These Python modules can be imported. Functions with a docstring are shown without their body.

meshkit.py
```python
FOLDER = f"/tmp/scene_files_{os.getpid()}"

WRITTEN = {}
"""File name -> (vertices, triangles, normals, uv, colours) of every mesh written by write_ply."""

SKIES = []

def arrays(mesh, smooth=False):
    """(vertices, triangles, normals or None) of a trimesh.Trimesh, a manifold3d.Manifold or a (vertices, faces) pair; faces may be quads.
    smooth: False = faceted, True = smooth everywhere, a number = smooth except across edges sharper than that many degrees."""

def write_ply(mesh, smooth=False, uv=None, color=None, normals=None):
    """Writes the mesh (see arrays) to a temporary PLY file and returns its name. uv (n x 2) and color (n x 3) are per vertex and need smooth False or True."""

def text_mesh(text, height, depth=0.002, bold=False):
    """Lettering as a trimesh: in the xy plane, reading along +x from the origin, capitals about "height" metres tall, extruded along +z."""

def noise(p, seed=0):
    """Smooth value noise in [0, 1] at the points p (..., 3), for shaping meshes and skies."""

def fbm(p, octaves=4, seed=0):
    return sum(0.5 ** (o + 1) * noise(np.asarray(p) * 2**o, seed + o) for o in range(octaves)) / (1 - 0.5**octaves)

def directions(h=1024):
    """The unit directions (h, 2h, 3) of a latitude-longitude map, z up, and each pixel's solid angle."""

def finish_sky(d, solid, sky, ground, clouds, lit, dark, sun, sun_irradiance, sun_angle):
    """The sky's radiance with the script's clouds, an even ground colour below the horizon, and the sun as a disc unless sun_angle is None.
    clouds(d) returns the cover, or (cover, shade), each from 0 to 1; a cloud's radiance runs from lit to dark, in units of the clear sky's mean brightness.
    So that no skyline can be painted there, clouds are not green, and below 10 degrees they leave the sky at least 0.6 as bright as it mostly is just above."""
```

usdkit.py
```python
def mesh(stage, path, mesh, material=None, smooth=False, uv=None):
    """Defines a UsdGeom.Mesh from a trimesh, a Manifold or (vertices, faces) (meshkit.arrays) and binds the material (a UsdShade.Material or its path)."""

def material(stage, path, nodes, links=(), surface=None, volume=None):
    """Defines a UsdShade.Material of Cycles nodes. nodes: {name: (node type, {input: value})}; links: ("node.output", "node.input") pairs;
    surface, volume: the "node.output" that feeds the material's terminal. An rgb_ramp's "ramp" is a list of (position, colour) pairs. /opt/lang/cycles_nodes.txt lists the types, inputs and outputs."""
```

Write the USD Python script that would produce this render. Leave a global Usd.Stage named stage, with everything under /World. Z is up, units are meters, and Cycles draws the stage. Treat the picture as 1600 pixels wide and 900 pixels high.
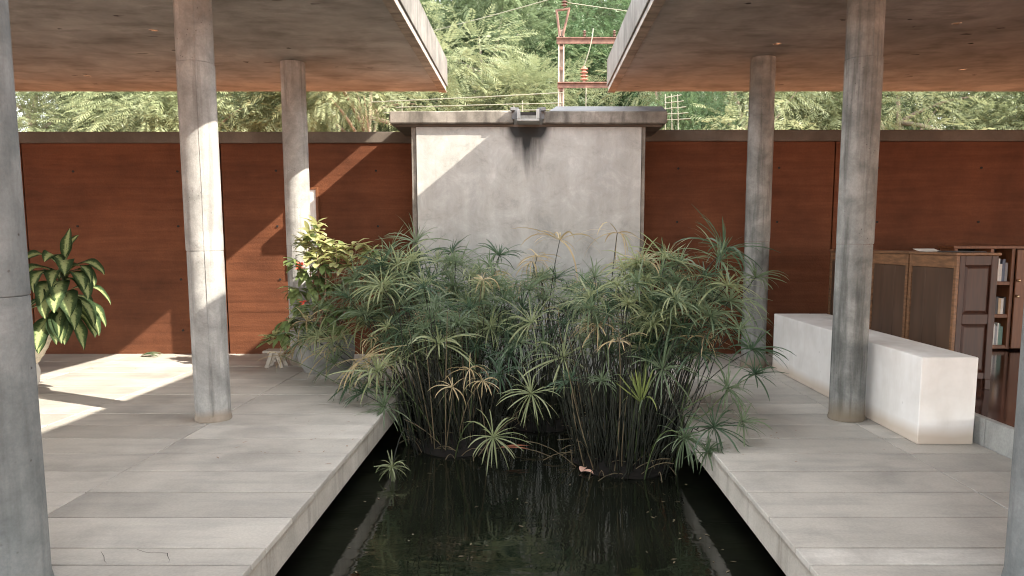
import math, random
import numpy as np, trimesh, manifold3d
from pxr import Usd, UsdGeom, UsdLux, UsdShade, Gf, Sdf, Vt
import usdkit, meshkit

stage = Usd.Stage.CreateInMemory()
UsdGeom.SetStageUpAxis(stage, UsdGeom.Tokens.z)
UsdGeom.SetStageMetersPerUnit(stage, 1.0)
world = UsdGeom.Xform.Define(stage, '/World')
stage.SetDefaultPrim(world.GetPrim())
PI = math.pi

# ------------------------------------------------------------------ camera, sky, sun, exposure
EYE, PITCH = 1.6, math.degrees(math.atan(132 / 1155.0))
EXPOSURE, SKY, SUN = 2.85, 0.15, 0.5
cam = UsdGeom.Camera.Define(stage, '/World/camera')
cam.AddTranslateOp().Set(Gf.Vec3d(0, 0, EYE))
cam.AddRotateXOp().Set(90 - PITCH)
cam.CreateHorizontalApertureAttr(36.0)
cam.CreateVerticalApertureAttr(20.25)
cam.CreateFocalLengthAttr(1155 / 1600 * 36)
cam.CreateHorizontalApertureOffsetAttr(-32 / 1600 * 36)
cam.CreateVerticalApertureOffsetAttr(60 / 1600 * 36)
cam.CreateClippingRangeAttr(Gf.Vec2f(0.05, 2000))
cam.CreateExposureAttr(EXPOSURE)

SX, SY, SZ = 1.0, -0.49, 0.82                       # direction towards the sun
usdkit.material(stage, '/World/Looks/sky', {
    's': ('sky_texture', {'sky_type': 'single_scattering', 'sun_disc': False, 'sun_elevation': math.atan2(SZ, math.hypot(SX, SY)),
                          'sun_rotation': math.atan2(SX, SY), 'aerosol_density': 2.5, 'air_density': 1.0}),
    'd': ('texture_coordinate', {}), 'n': ('noise_texture', {'scale': 2.2, 'detail': 6.0, 'roughness': .55}),
    'r': ('rgb_ramp', {'ramp': [(.25, (.60, .60, .60)), (.75, (.95, .95, .95))]}),
    'c': ('mix_color', {'b': (4.75, 4.66, 4.52), 'use_clamp_result': False}),       # thin bright veil of cloud
    'b': ('background_shader', {'strength': SKY})}, [('d.generated', 'n.vector'), ('n.fac', 'r.fac'), ('r.color', 'c.fac'), ('s.color', 'c.a'), ('c.result', 'b.color')], surface='b.background')
dome = UsdLux.DomeLight.Define(stage, '/World/sky')
UsdShade.MaterialBindingAPI.Apply(dome.GetPrim()).Bind(UsdShade.Material.Get(stage, '/World/Looks/sky'))
sun = UsdLux.DistantLight.Define(stage, '/World/sun')
zx = np.array([SX, SY, SZ]) / math.sqrt(SX**2 + SY**2 + SZ**2)
xx = np.cross([0, 0, 1], zx); xx /= np.linalg.norm(xx); yx = np.cross(zx, xx)
sun.AddTransformOp().Set(Gf.Matrix4d(*xx, 0, *yx, 0, *zx, 0, 0, 0, 0, 1))
sun.CreateNormalizeAttr(True)
sun.CreateIntensityAttr(SUN)
sun.CreateAngleAttr(0.5)
sun.CreateColorAttr(Gf.Vec3f(1.0, 0.9, 0.76))

# ------------------------------------------------------------------ scene helpers
names = {}
def numbered(parent, name):
    k = (str(parent), name)
    names[k] = names.get(k, -1) + 1
    return name if names[k] == 0 else '%s_%03d' % (name, names[k])

def path_of(parent):
    return '/World' if parent is None else str(parent.GetPath())

def tag(o, label=None, cat=None, group=None, kind=None):
    p = o.GetPrim() if hasattr(o, 'GetPrim') else o
    for k, v in (('label', label), ('category', cat), ('group', group), ('kind', kind)):
        if v:
            p.SetCustomDataByKey(k, v)
    return p

def thing(name, label=None, cat=None, loc=(0, 0, 0), rz=0, group=None, kind=None, scale=None):
    x = UsdGeom.Xform.Define(stage, '/World/' + numbered('/World', name))
    x.AddTranslateOp().Set(Gf.Vec3d(*map(float, loc)))
    if rz: x.AddRotateZOp().Set(math.degrees(rz))
    if scale: x.AddScaleOp().Set(Gf.Vec3f(*scale))
    return tag(x, label, cat, group, kind)

def obj(name, m, mat, parent=None, smooth=False, uv=None, label=None, cat=None, group=None, kind=None):
    pp = path_of(parent)
    p = usdkit.mesh(stage, pp + '/' + numbered(pp, name), m, L(mat), smooth=smooth, uv=uv)
    return tag(p, label, cat, group, kind)

def dup(src, loc, rz=0, label=None, group=None, scale=None):
    was = src.GetCustomData()
    base = src.GetName().rstrip('0123456789').rstrip('_')
    r = thing(base, label or was['label'], was['category'], loc, rz, group or was.get('group'), None, scale)
    r.GetReferences().AddInternalReference(src.GetPath())
    r.SetInstanceable(True)
    return r

# ------------------------------------------------------------------ mesh helpers
def box(x0, x1, y0, y1, z0, z1, c=0.0):
    if c <= 0:
        b = trimesh.creation.box([x1 - x0, y1 - y0, z1 - z0]); b.apply_translation([(x0 + x1) / 2, (y0 + y1) / 2, (z0 + z1) / 2]); return b
    c = min(c, (x1 - x0) * .45, (y1 - y0) * .45, (z1 - z0) * .45)
    P = []
    for sx in (0, 1):
        for sy in (0, 1):
            for sz in (0, 1):
                q = np.array([x1 if sx else x0, y1 if sy else y0, z1 if sz else z0], float)
                d = np.array([-c if sx else c, -c if sy else c, -c if sz else c])
                for k in range(3):
                    e = d.copy(); e[k] = 0; P.append(q + e)
    return trimesh.convex.convex_hull(np.array(P))

def cat_(*ms):
    ms = [m for m in ms if m is not None]
    return trimesh.util.concatenate(ms) if len(ms) > 1 else ms[0]

def tube(pts, rad, n=5, cap=True):
    pts = np.asarray(pts, float); k = len(pts)
    rad = np.broadcast_to(np.asarray(rad, float), (k,))
    t = np.gradient(pts, axis=0); t /= np.linalg.norm(t, axis=1, keepdims=True) + 1e-12
    ref = np.array([1.0, 0, 0]) if abs(t[0][0]) < .8 else np.array([0, 1.0, 0])
    u = np.cross(t, ref); u /= np.linalg.norm(u, axis=1, keepdims=True) + 1e-12
    w = np.cross(t, u)
    a = np.arange(n) / n * 2 * PI
    V = (pts[:, None] + rad[:, None, None] * (np.cos(a)[None, :, None] * u[:, None] + np.sin(a)[None, :, None] * w[:, None])).reshape(-1, 3)
    F = []
    for i in range(k - 1):
        for j in range(n):
            a0, a1 = i * n + j, i * n + (j + 1) % n
            F += [[a0, a1, a1 + n], [a0, a1 + n, a0 + n]]
    if cap:
        V = np.vstack([V, pts[:1], pts[-1:]]); c0, c1 = k * n, k * n + 1
        for j in range(n):
            F += [[c0, (j + 1) % n, j], [c1, (k - 1) * n + j, (k - 1) * n + (j + 1) % n]]
    return trimesh.Trimesh(V, F, process=False)

def lathe(prof, n=40):
    """profile of (radius, z), closed at the ends when radius is 0"""
    prof = np.asarray(prof, float); k = len(prof)
    a = np.arange(n) / n * 2 * PI
    V = np.stack([prof[:, :1] * np.cos(a), prof[:, :1] * np.sin(a), np.repeat(prof[:, 1:], n, 1)], -1).reshape(-1, 3)
    i, j = np.meshgrid(np.arange(k - 1), np.arange(n), indexing='ij')
    a0, a1 = (i * n + j).ravel(), (i * n + (j + 1) % n).ravel()
    F = np.vstack([np.stack([a0, a1, a1 + n], 1), np.stack([a0, a1 + n, a0 + n], 1)])
    return trimesh.Trimesh(V, F, process=False)

def prism(poly, y0, y1):
    """polygon in x,z extruded along y"""
    from shapely.geometry import Polygon
    m = trimesh.creation.extrude_polygon(Polygon(poly), y1 - y0, engine='earcut')
    V = m.vertices.copy(); m.vertices = np.stack([V[:, 0], y1 - V[:, 2], V[:, 1]], 1)
    return m

def bez(a, b, c, n):
    t = np.linspace(0, 1, n)[:, None]
    return (1 - t) ** 2 * np.asarray(a, float) + 2 * t * (1 - t) * np.asarray(b, float) + t * t * np.asarray(c, float)

def ribbons(base, d0, L_, W, droop, seg, rng, vee=0.0, tip=0.15):
    """many narrow leaves at once. base, d0 (n,3); L_, W, droop (n,). each a strip that bends down."""
    n = len(base); d = d0 / np.linalg.norm(d0, axis=1, keepdims=True)
    p = base.copy(); P = [p.copy()]; D = [d.copy()]
    for k in range(seg):
        d = d + np.array([0, 0, -1.0]) * (droop / seg)[:, None] * (0.4 + 1.2 * k / seg)
        d /= np.linalg.norm(d, axis=1, keepdims=True)
        p = p + d * (L_ / seg)[:, None]; P.append(p.copy()); D.append(d.copy())
    P, D = np.stack(P, 1), np.stack(D, 1)
    side = np.cross(D, np.array([0, 0, 1.0])); bad = np.linalg.norm(side, axis=2, keepdims=True)
    side = np.where(bad > 1e-3, side / np.maximum(bad, 1e-3), np.array([1.0, 0, 0]))
    roll = rng.uniform(-.9, .9, (n, 1, 1)); up = np.cross(side, D)
    side = side * np.cos(roll) + up * np.sin(roll)
    t = np.linspace(0, 1, seg + 1)
    w = np.interp(t, [0, .12, .55, .85, 1], [.55, .9, 1, .7, tip])[None, :, None] * (W / 2)[:, None, None]
    A, B = P - side * w, P + side * w
    m = seg + 1
    V = np.stack([A, B], 2).reshape(-1, 3)
    i, k = np.meshgrid(np.arange(n), np.arange(seg), indexing='ij')
    a = (i * m * 2 + k * 2).ravel()
    F = np.vstack([np.stack([a, a + 1, a + 3], 1), np.stack([a, a + 3, a + 2], 1)])
    return trimesh.Trimesh(V, F, process=False)

def leaf(base, az, el, Lg, W, droop, cup=0.18, nt=9, ns=4, wav=0.0, twist=0.0, peak=.45):
    t = np.linspace(0, 1, nt + 1); p = np.array(base, float); P, Ds = [p.copy()], []
    for k in range(nt):
        e = el - droop * ((k + .5) / nt) ** 1.2
        d = np.array([math.cos(az) * math.cos(e), math.sin(az) * math.cos(e), math.sin(e)]); Ds.append(d)
        p = p + d * Lg / nt; P.append(p.copy())
    Ds.append(Ds[-1]); P, Ds = np.array(P), np.array(Ds)
    side = np.array([-math.sin(az), math.cos(az), 0.0])[None] * np.ones((nt + 1, 1))
    up = np.cross(Ds, side)
    a = twist * t[:, None]
    side, up = side * np.cos(a) + up * np.sin(a), up * np.cos(a) - side * np.sin(a)
    w = W / 2 * np.where(t < peak, np.sin(PI / 2 * np.clip(t / peak, 0, 1)) ** .75, np.cos(PI / 2 * (t - peak) / (1 - peak)) ** .8)
    w = np.maximum(w, W * .012)
    s = np.linspace(-1, 1, ns + 1)
    V = P[:, None] + side[:, None] * (w[:, None] * s)[..., None] + up[:, None] * ((np.abs(s)[None] * cup * w[:, None]) + wav * w[:, None] * np.sin(t * 14 + s[None, :].T[0] * 0)[:, None] * np.abs(s)[None])[..., None]
    uv = np.stack(np.broadcast_arrays(t[:, None], (s[None] + 1) / 2), -1).reshape(-1, 2)
    m = ns + 1
    i, j = np.meshgrid(np.arange(nt), np.arange(ns), indexing='ij'); a0 = (i * m + j).ravel()
    F = np.vstack([np.stack([a0, a0 + m, a0 + m + 1], 1), np.stack([a0, a0 + m + 1, a0 + 1], 1)])
    return trimesh.Trimesh(V.reshape(-1, 3), F, process=False), uv

# ------------------------------------------------------------------ materials
made = {}
def L(name):
    return made[name] if isinstance(name, str) else name

def mat(name, nodes, links, surface='p.BSDF', volume=None):
    made[name] = usdkit.material(stage, '/World/Looks/' + name, nodes, links, surface=surface, volume=volume)

def concrete(name, lo, mid, hi, scale=1.5, streak=(5, 5, .5), streak_amt=.35, dirt=(.16, .15, .13), pits=.5, pit_scale=22, rough=.85, bump=.25, warm=None, low=None, fine=.5):
    """mottled cement: cloudy tone, water streaks, dark pits, fine relief"""
    nodes = {
        'g': ('geometry', {}),
        'n1': ('noise_texture', {'scale': scale, 'detail': 7.0, 'roughness': .62, 'distortion': .3}),
        'r1': ('rgb_ramp', {'ramp': [(.28, lo), (.5, mid), (.72, hi)]}),
        'mp': ('mapping', {'mapping_type': 'point', 'scale': streak}),
        'n2': ('noise_texture', {'scale': 1.0, 'detail': 5.0, 'roughness': .6}),
        'r2': ('rgb_ramp', {'ramp': [(.5, (0, 0, 0)), (.68, (1, 1, 1))]}),
        'm2': ('math', {'math_type': 'multiply', 'value2': streak_amt}),
        'x2': ('mix_color', {'blend_type': 'mix', 'b': dirt}),
        'v': ('voronoi_texture', {'scale': pit_scale, 'randomness': 1.0}),
        'rv': ('rgb_ramp', {'ramp': [(.07, (1, 1, 1)), (.12, (0, 0, 0))]}),
        'n3': ('noise_texture', {'scale': 3.0, 'detail': 2.0}),
        'r3': ('rgb_ramp', {'ramp': [(.52, (0, 0, 0)), (.6, (1, 1, 1))]}),
        'mv': ('math', {'math_type': 'multiply'}),
        'mv2': ('math', {'math_type': 'multiply', 'value2': pits}),
        'x3': ('mix_color', {'blend_type': 'mix', 'b': (.06, .055, .05)}),
        'nf': ('noise_texture', {'scale': 60.0, 'detail': 4.0, 'roughness': .7}),
        'fa': ('math', {'math_type': 'multiply_add', 'value2': fine, 'value3': 1 - fine / 2}),
        'x4': ('mix_color', {'blend_type': 'multiply', 'fac': 1.0}),
        'hs': ('math', {'math_type': 'subtract'}),
        'b': ('bump', {'strength': bump, 'distance': .006}),
        'p': ('principled_bsdf', {'roughness': rough, 'specular_ior_level': .3})}
    links = [('g.position', 'n1.vector'), ('n1.fac', 'r1.fac'), ('g.position', 'mp.vector'), ('mp.vector', 'n2.vector'), ('n2.fac', 'r2.fac'),
             ('r2.color', 'm2.value1'), ('m2.value', 'x2.fac'), ('r1.color', 'x2.a'), ('g.position', 'v.vector'), ('v.distance', 'rv.fac'),
             ('g.position', 'n3.vector'), ('n3.fac', 'r3.fac'), ('rv.color', 'mv.value1'), ('r3.color', 'mv.value2'), ('mv.value', 'mv2.value1'),
             ('mv2.value', 'x3.fac'), ('x2.result', 'x3.a'), ('g.position', 'nf.vector'), ('nf.fac', 'fa.value1'), ('x3.result', 'x4.a'), ('fa.value', 'x4.b'),
             ('nf.fac', 'hs.value1'), ('mv.value', 'hs.value2'), ('hs.value', 'b.height'), ('b.normal', 'p.normal'), ('x4.result', 'p.base_color')]
    if low:   # splash-back earth stain: (height, colour)
        nodes |= {'sz': ('separate_xyz', {}), 'nz': ('math', {'math_type': 'multiply_add', 'value2': -.10}), 'mz': ('map_range', {'from_min': low[0], 'from_max': 0.0, 'to_min': 0.0, 'to_max': 1.0, 'clamp': True}),
                  'mz2': ('math', {'math_type': 'multiply', 'value2': .8}), 'x5': ('mix_color', {'blend_type': 'mix', 'b': low[1]})}
        links = [l for l in links if l[0] != 'x4.result'] + [('g.position', 'sz.vector'), ('n1.fac', 'nz.value1'), ('sz.z', 'nz.value3'), ('nz.value', 'mz.value'), ('mz.result', 'mz2.value1'), ('mz2.value', 'x5.fac'), ('x4.result', 'x5.a'), ('x5.result', 'p.base_color')]
    mat(name, nodes, links)

def grey(v, w=.0):
    return (v * (1 + w), v * (1 + w * .3), v * (1 - w))

EARTH = (.27, .22, .17)
concrete('column_pale', (.18, .184, .18), (.285, .29, .285), (.41, .412, .402), 4.0, (13, 13, .8), .6, (.13, .128, .122), pits=1.0, pit_scale=26, bump=.5, low=(.06, EARTH))
concrete('column_green', (.115, .122, .117), (.21, .216, .208), (.33, .335, .32), 4.0, (13, 13, .8), .7, (.06, .062, .057), pits=1.0, pit_scale=24, bump=.5, low=(.16, (.2, .16, .11)))
concrete('column_blue', (.105, .118, .121), (.16, .174, .177), (.225, .237, .238), 4.5, (13, 13, .8), .5, (.085, .092, .093), pits=1.0, pit_scale=16, bump=.5)
concrete('soffit', (.18, .178, .17), (.265, .262, .25), (.36, .355, .34), 1.9, (1.6, 4.2, 4.2), .5, (.09, .086, .079), pits=.0, bump=.3)
concrete('fascia', (.08, .077, .071), (.135, .13, .121), (.20, .193, .18), 2.4, (1, 14, .7), .85, (.055, .05, .044), pits=.3)
concrete('lip', (.16, .14, .115), (.25, .22, .185), (.36, .32, .27), 5, (1, 9, 3), .6, (.07, .06, .05), pits=.6)
concrete('block_plaster', (.29, .28, .265), (.37, .355, .335), (.45, .435, .41), .9, (3.5, 3.5, .45), .30, (.22, .215, .205), pits=.25, pit_scale=30)
concrete('cornice', (.085, .078, .066), (.17, .158, .138), (.28, .262, .234), 3.6, (9, 9, 1.6), .85, (.07, .064, .056), pits=.6)
concrete('coping', (.075, .063, .053), (.11, .095, .08), (.17, .148, .126), 1.6, (4, 4, 1.2), .5, (.10, .085, .07), pits=.3)
concrete('deck_edge', (.36, .34, .30), (.46, .435, .39), (.55, .525, .475), 2.0, (1, 7, .8), .5, (.17, .155, .13), pits=.3)
concrete('lid_metal', (.08, .084, .09), (.13, .135, .142), (.20, .205, .212), 2.0, (2, 2, 2), .5, (.13, .13, .135), pits=.0, rough=.5)
concrete('plinth_grey', (.24, .25, .24), (.33, .34, .33), (.42, .43, .42), 3, (4, 4, 1.5), .4, (.17, .175, .17), pits=.3)
concrete('pot_grey', (.15, .153, .145), (.20, .203, .194), (.26, .26, .25), 4, (5, 5, 2), .4, (.17, .17, .16), pits=.3)
concrete('pool_dark', (.02, .02, .016), (.03, .03, .024), (.045, .043, .034), 3, (2, 2, 1), .3, (.015, .015, .012), pits=0)
for i, f in enumerate((1.0, .89, 1.08, .95)):
    concrete('paving%d' % i, grey(.31 * f, .06), grey(.43 * f, .065), grey(.51 * f, .07), 1.1 + .2 * i, (1.2, 6, 4), .38, grey(.27 * f, .02), pits=.12, pit_scale=30, rough=.55, bump=.1)
concrete('paving_worn', grey(.33, .05), grey(.42, .05), grey(.62, .05), 1.7, (2.2, 9, 4), .5, grey(.62, .05), pits=.1, rough=.6, bump=.15)
concrete('white_plaster', (.66, .645, .62), (.755, .745, .725), (.82, .815, .80), 2.2, (4, 4, 1.2), .38, (.60, .575, .53), pits=.25, pit_scale=9, bump=.02, fine=.06, low=(.10, (.52, .43, .34)))

mat('earth_wall', {
    'g': ('geometry', {}),
    'mp': ('mapping', {'scale': (.8, .8, 11)}), 'n1': ('noise_texture', {'scale': 1.0, 'detail': 6.0, 'roughness': .62, 'distortion': .4}),
    'r1': ('rgb_ramp', {'ramp': [(.25, (.10, .037, .0175)), (.5, (.130, .048, .0225)), (.75, (.162, .062, .030))]}),
    'n2': ('noise_texture', {'scale': 1.1, 'detail': 6.0, 'roughness': .65}), 'r2': ('rgb_ramp', {'ramp': [(.3, (.66, .62, .60)), (.65, (1.12, 1.08, 1.04))]}),
    'x': ('mix_color', {'blend_type': 'multiply', 'fac': 1.0, 'use_clamp_result': False}),
    'nf': ('noise_texture', {'scale': 45.0, 'detail': 4.0, 'roughness': .7}),
    'fa': ('math', {'math_type': 'multiply_add', 'value2': .5, 'value3': .75}), 'x2': ('mix_color', {'blend_type': 'multiply', 'fac': 1.0}),
    'ad': ('math', {'math_type': 'multiply_add', 'value2': .5}), 'b': ('bump', {'strength': .6, 'distance': .009}),
    'p': ('principled_bsdf', {'roughness': .8, 'specular_ior_level': .25})},
    [('g.position', 'mp.vector'), ('mp.vector', 'n1.vector'), ('n1.fac', 'r1.fac'), ('g.position', 'n2.vector'), ('n2.fac', 'r2.fac'), ('r1.color', 'x.a'), ('r2.color', 'x.b'),
     ('g.position', 'nf.vector'), ('nf.fac', 'fa.value1'), ('x.result', 'x2.a'), ('fa.value', 'x2.b'), ('n1.fac', 'ad.value1'), ('nf.fac', 'ad.value3'), ('ad.value', 'b.height'), ('b.normal', 'p.normal'), ('x2.result', 'p.base_color')])

def plain(name, col, rough=.6, metal=0.0, spec=.5, var=.25, scale=8.0, stretch=(1, 1, 1), bump=0.0):
    lo, hi = [c * (1 - var) for c in col], [min(1, c * (1 + var)) for c in col]
    nodes = {'g': ('texture_coordinate', {}), 'mp': ('mapping', {'scale': stretch}), 'n': ('noise_texture', {'scale': scale, 'detail': 5.0, 'roughness': .6}),
             'r': ('rgb_ramp', {'ramp': [(.3, lo), (.7, hi)]}), 'p': ('principled_bsdf', {'roughness': rough, 'metallic': metal, 'specular_ior_level': spec})}
    links = [('g.object', 'mp.vector'), ('mp.vector', 'n.vector'), ('n.fac', 'r.fac'), ('r.color', 'p.base_color')]
    if bump:
        nodes['b'] = ('bump', {'strength': bump, 'distance': .01}); links += [('n.fac', 'b.height'), ('b.normal', 'p.normal')]
    mat(name, nodes, links)

plain('laterite', (.50, .21, .095), .9, var=.3, scale=.6, bump=.3)
plain('wood_dark', (.040, .0135, .007), .42, var=.45, scale=3, stretch=(14, 14, 1))
plain('wood_panel', (.075, .045, .030), .4, var=.3, scale=2.0, stretch=(3.5, 3.5, .6))
plain('wood_rail', (.20, .105, .053), .5, var=.45, scale=4, stretch=(5, 1.5, 9))
plain('wood_orange', (.15, .055, .022), .45, var=.3, scale=4, stretch=(8, 8, 1))
plain('wood_white', (.42, .38, .33), .7, var=.1)
plain('board_white', (.72, .73, .74), .5, var=.04)
plain('dark_void', (.012, .010, .009), .8, var=.2)
plain('rust', (.13, .07, .052), .8, var=.45, scale=9)
plain('pole_paint', (.33, .27, .22), .75, var=.35, scale=7, stretch=(3, 3, .8))
plain('porcelain', (.10, .045, .03), .3, var=.2)
plain('porcelain_red', (.36, .16, .11), .35, var=.3)
plain('wire', (.22, .22, .17), .6, var=.1)
plain('steel', (.28, .26, .23), .5, .2, var=.15)
plain('brass', (.75, .6, .38), .25, 1.0, var=.05)
plain('lamp_glass', (.12, .10, .085), .15, var=.03)
plain('paper', (.80, .79, .76), .7, var=.05)
for i, c in enumerate([(.70, .69, .66), (.10, .13, .20), (.05, .05, .055), (.60, .60, .58), (.30, .31, .33), (.15, .26, .22), (.55, .42, .28), (.45, .12, .08)]):
    plain('book%d' % i, c, .5, var=.15, scale=20)
plain('red_oxide_floor', (.035, .016, .012), .12, spec=.6, var=.3, scale=2)
plain('bark', (.30, .245, .19), .9, var=.4, scale=6, stretch=(3, 3, .7), bump=.4)
plain('bark_pale', (.42, .36, .30), .9, var=.35, scale=6, stretch=(3, 3, .7), bump=.4)
plain('cane', (.62, .55, .43), .8, var=.35, scale=14, bump=.5)
plain('twig', (.30, .20, .14), .8, var=.3)
plain('petal_red', (.75, .13, .08), .6, var=.15)
plain('petal_pink', (.80, .50, .40), .6, var=.15)
plain('soil', (.007, .0055, .004), .95, var=.4)
plain('stem_dark', (.011, .013, .0075), .6, var=.4, scale=3)
plain('stem_green', (.07, .10, .035), .55, var=.4, scale=3)
plain('stem_straw', (.15, .12, .07), .7, var=.3, scale=4)
plain('copper_leaf', (.33, .12, .07), .7, var=.3)

def foliage(name, cols, rough=.42, trans=.35, scale=2.5, vscale=None):
    """leaf: tone varies from leaf to leaf (island) and softly in space"""
    mat(name, {
        'g': ('geometry', {}), 'n': ('noise_texture', {'scale': scale, 'detail': 3.0}),
        'a': ('math', {'math_type': 'multiply_add', 'value2': .55}), 'h': ('math', {'math_type': 'multiply', 'value2': .55}),
        'r': ('rgb_ramp', {'ramp': [(.2, cols[0]), (.5, cols[1]), (.8, cols[2])]}),
        'p': ('principled_bsdf', {'roughness': rough, 'specular_ior_level': .4}), 't': ('translucent_bsdf', {}), 'm': ('mix_closure', {'fac': trans})},
        [('g.position', 'n.vector'), ('g.random_per_island', 'h.value1'), ('n.fac', 'a.value1'), ('h.value', 'a.value3'), ('a.value', 'r.fac'), ('r.color', 'p.base_color'), ('r.color', 't.color'),
         ('p.BSDF', 'm.closure1'), ('t.BSDF', 'm.closure2')], surface='m.closure')

foliage('umbel_0',  [(.055, .098, .055), (.13, .20, .13), (.32, .39, .275)], trans=.5)
foliage('umbel_1',  [(.125, .18, .10), (.285, .355, .225), (.56, .60, .45)], trans=.5)
foliage('umbel_2',  [(.25, .295, .15), (.46, .50, .30), (.70, .71, .53)], trans=.5)
foliage('umbel_3', [(.36, .29, .16), (.52, .43, .26), (.66, .57, .38)], trans=.25)
foliage('umbel_4', [(.22, .27, .09), (.32, .37, .14), (.40, .44, .20)])
foliage('shrub_leaf', [(.13, .19, .07), (.26, .32, .13), (.42, .45, .22)])
foliage('shrub_sunlit', [(.46, .47, .23), (.58, .58, .32), (.68, .66, .42)], trans=.45)  # paler leaf copy, sunlight painted into the colour, mostly for upper tips
foliage('tree_a', [(.12, .165, .085), (.215, .27, .145), (.35, .395, .245)], trans=.4, scale=.9)
foliage('tree_b', [(.20, .235, .125), (.34, .375, .215), (.50, .52, .34)], trans=.4, scale=.9)
foliage('tree_c', [(.075, .125, .06), (.14, .21, .10), (.24, .31, .16)], trans=.35, scale=.9)

mat('variegated', {
    'u': ('attribute', {'attribute': 'st'}), 's': ('separate_xyz', {}), 'g': ('geometry', {}),
    'c': ('math', {'math_type': 'subtract', 'value2': .5}), 'ab': ('math', {'math_type': 'absolute'}),
    'mp': ('mapping', {'scale': (26, 5, 1)}), 'n': ('noise_texture', {'scale': 1.0, 'detail': 3.0}), 'ad': ('math', {'math_type': 'multiply_add', 'value2': .30}),
    'r': ('rgb_ramp', {'ramp': [(.115, (.05, .08, .03)), (.14, (.36, .41, .20)), (.29, (.30, .36, .16)), (.40, (.07, .11, .045)), (.6, (.028, .05, .022))]}),
    'p': ('principled_bsdf', {'roughness': .7, 'specular_ior_level': .15}), 't': ('translucent_bsdf', {}), 'm': ('mix_closure', {'fac': .35})},
    [('u.vector', 's.vector'), ('s.y', 'c.value1'), ('c.value', 'ab.value1'), ('u.vector', 'mp.vector'), ('mp.vector', 'n.vector'), ('n.fac', 'ad.value1'), ('ab.value', 'ad.value3'), ('ad.value', 'r.fac'),
     ('r.color', 'p.base_color'), ('r.color', 't.color'), ('p.BSDF', 'm.closure1'), ('t.BSDF', 'm.closure2')], surface='m.closure')

mat('water', {
    'g': ('geometry', {}), 'mp': ('mapping', {'scale': (3.0, 7.0, 1)}), 'n': ('noise_texture', {'scale': 1.0, 'detail': 3.0, 'roughness': .5, 'distortion': .6}),
    'b': ('bump', {'strength': .16, 'distance': .02}), 'n2': ('noise_texture', {'scale': 1.3, 'detail': 4.0}), 'r': ('rgb_ramp', {'ramp': [(.35, (.0018, .0024, .0016)), (.7, (.0045, .005, .003))]}),
    'p': ('principled_bsdf', {'roughness': .004, 'ior': 1.6, 'specular_ior_level': .7})},
    [('g.position', 'mp.vector'), ('mp.vector', 'n.vector'), ('n.fac', 'b.height'), ('b.normal', 'p.normal'), ('g.position', 'n2.vector'), ('n2.fac', 'r.fac'), ('r.color', 'p.base_color')])

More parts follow.
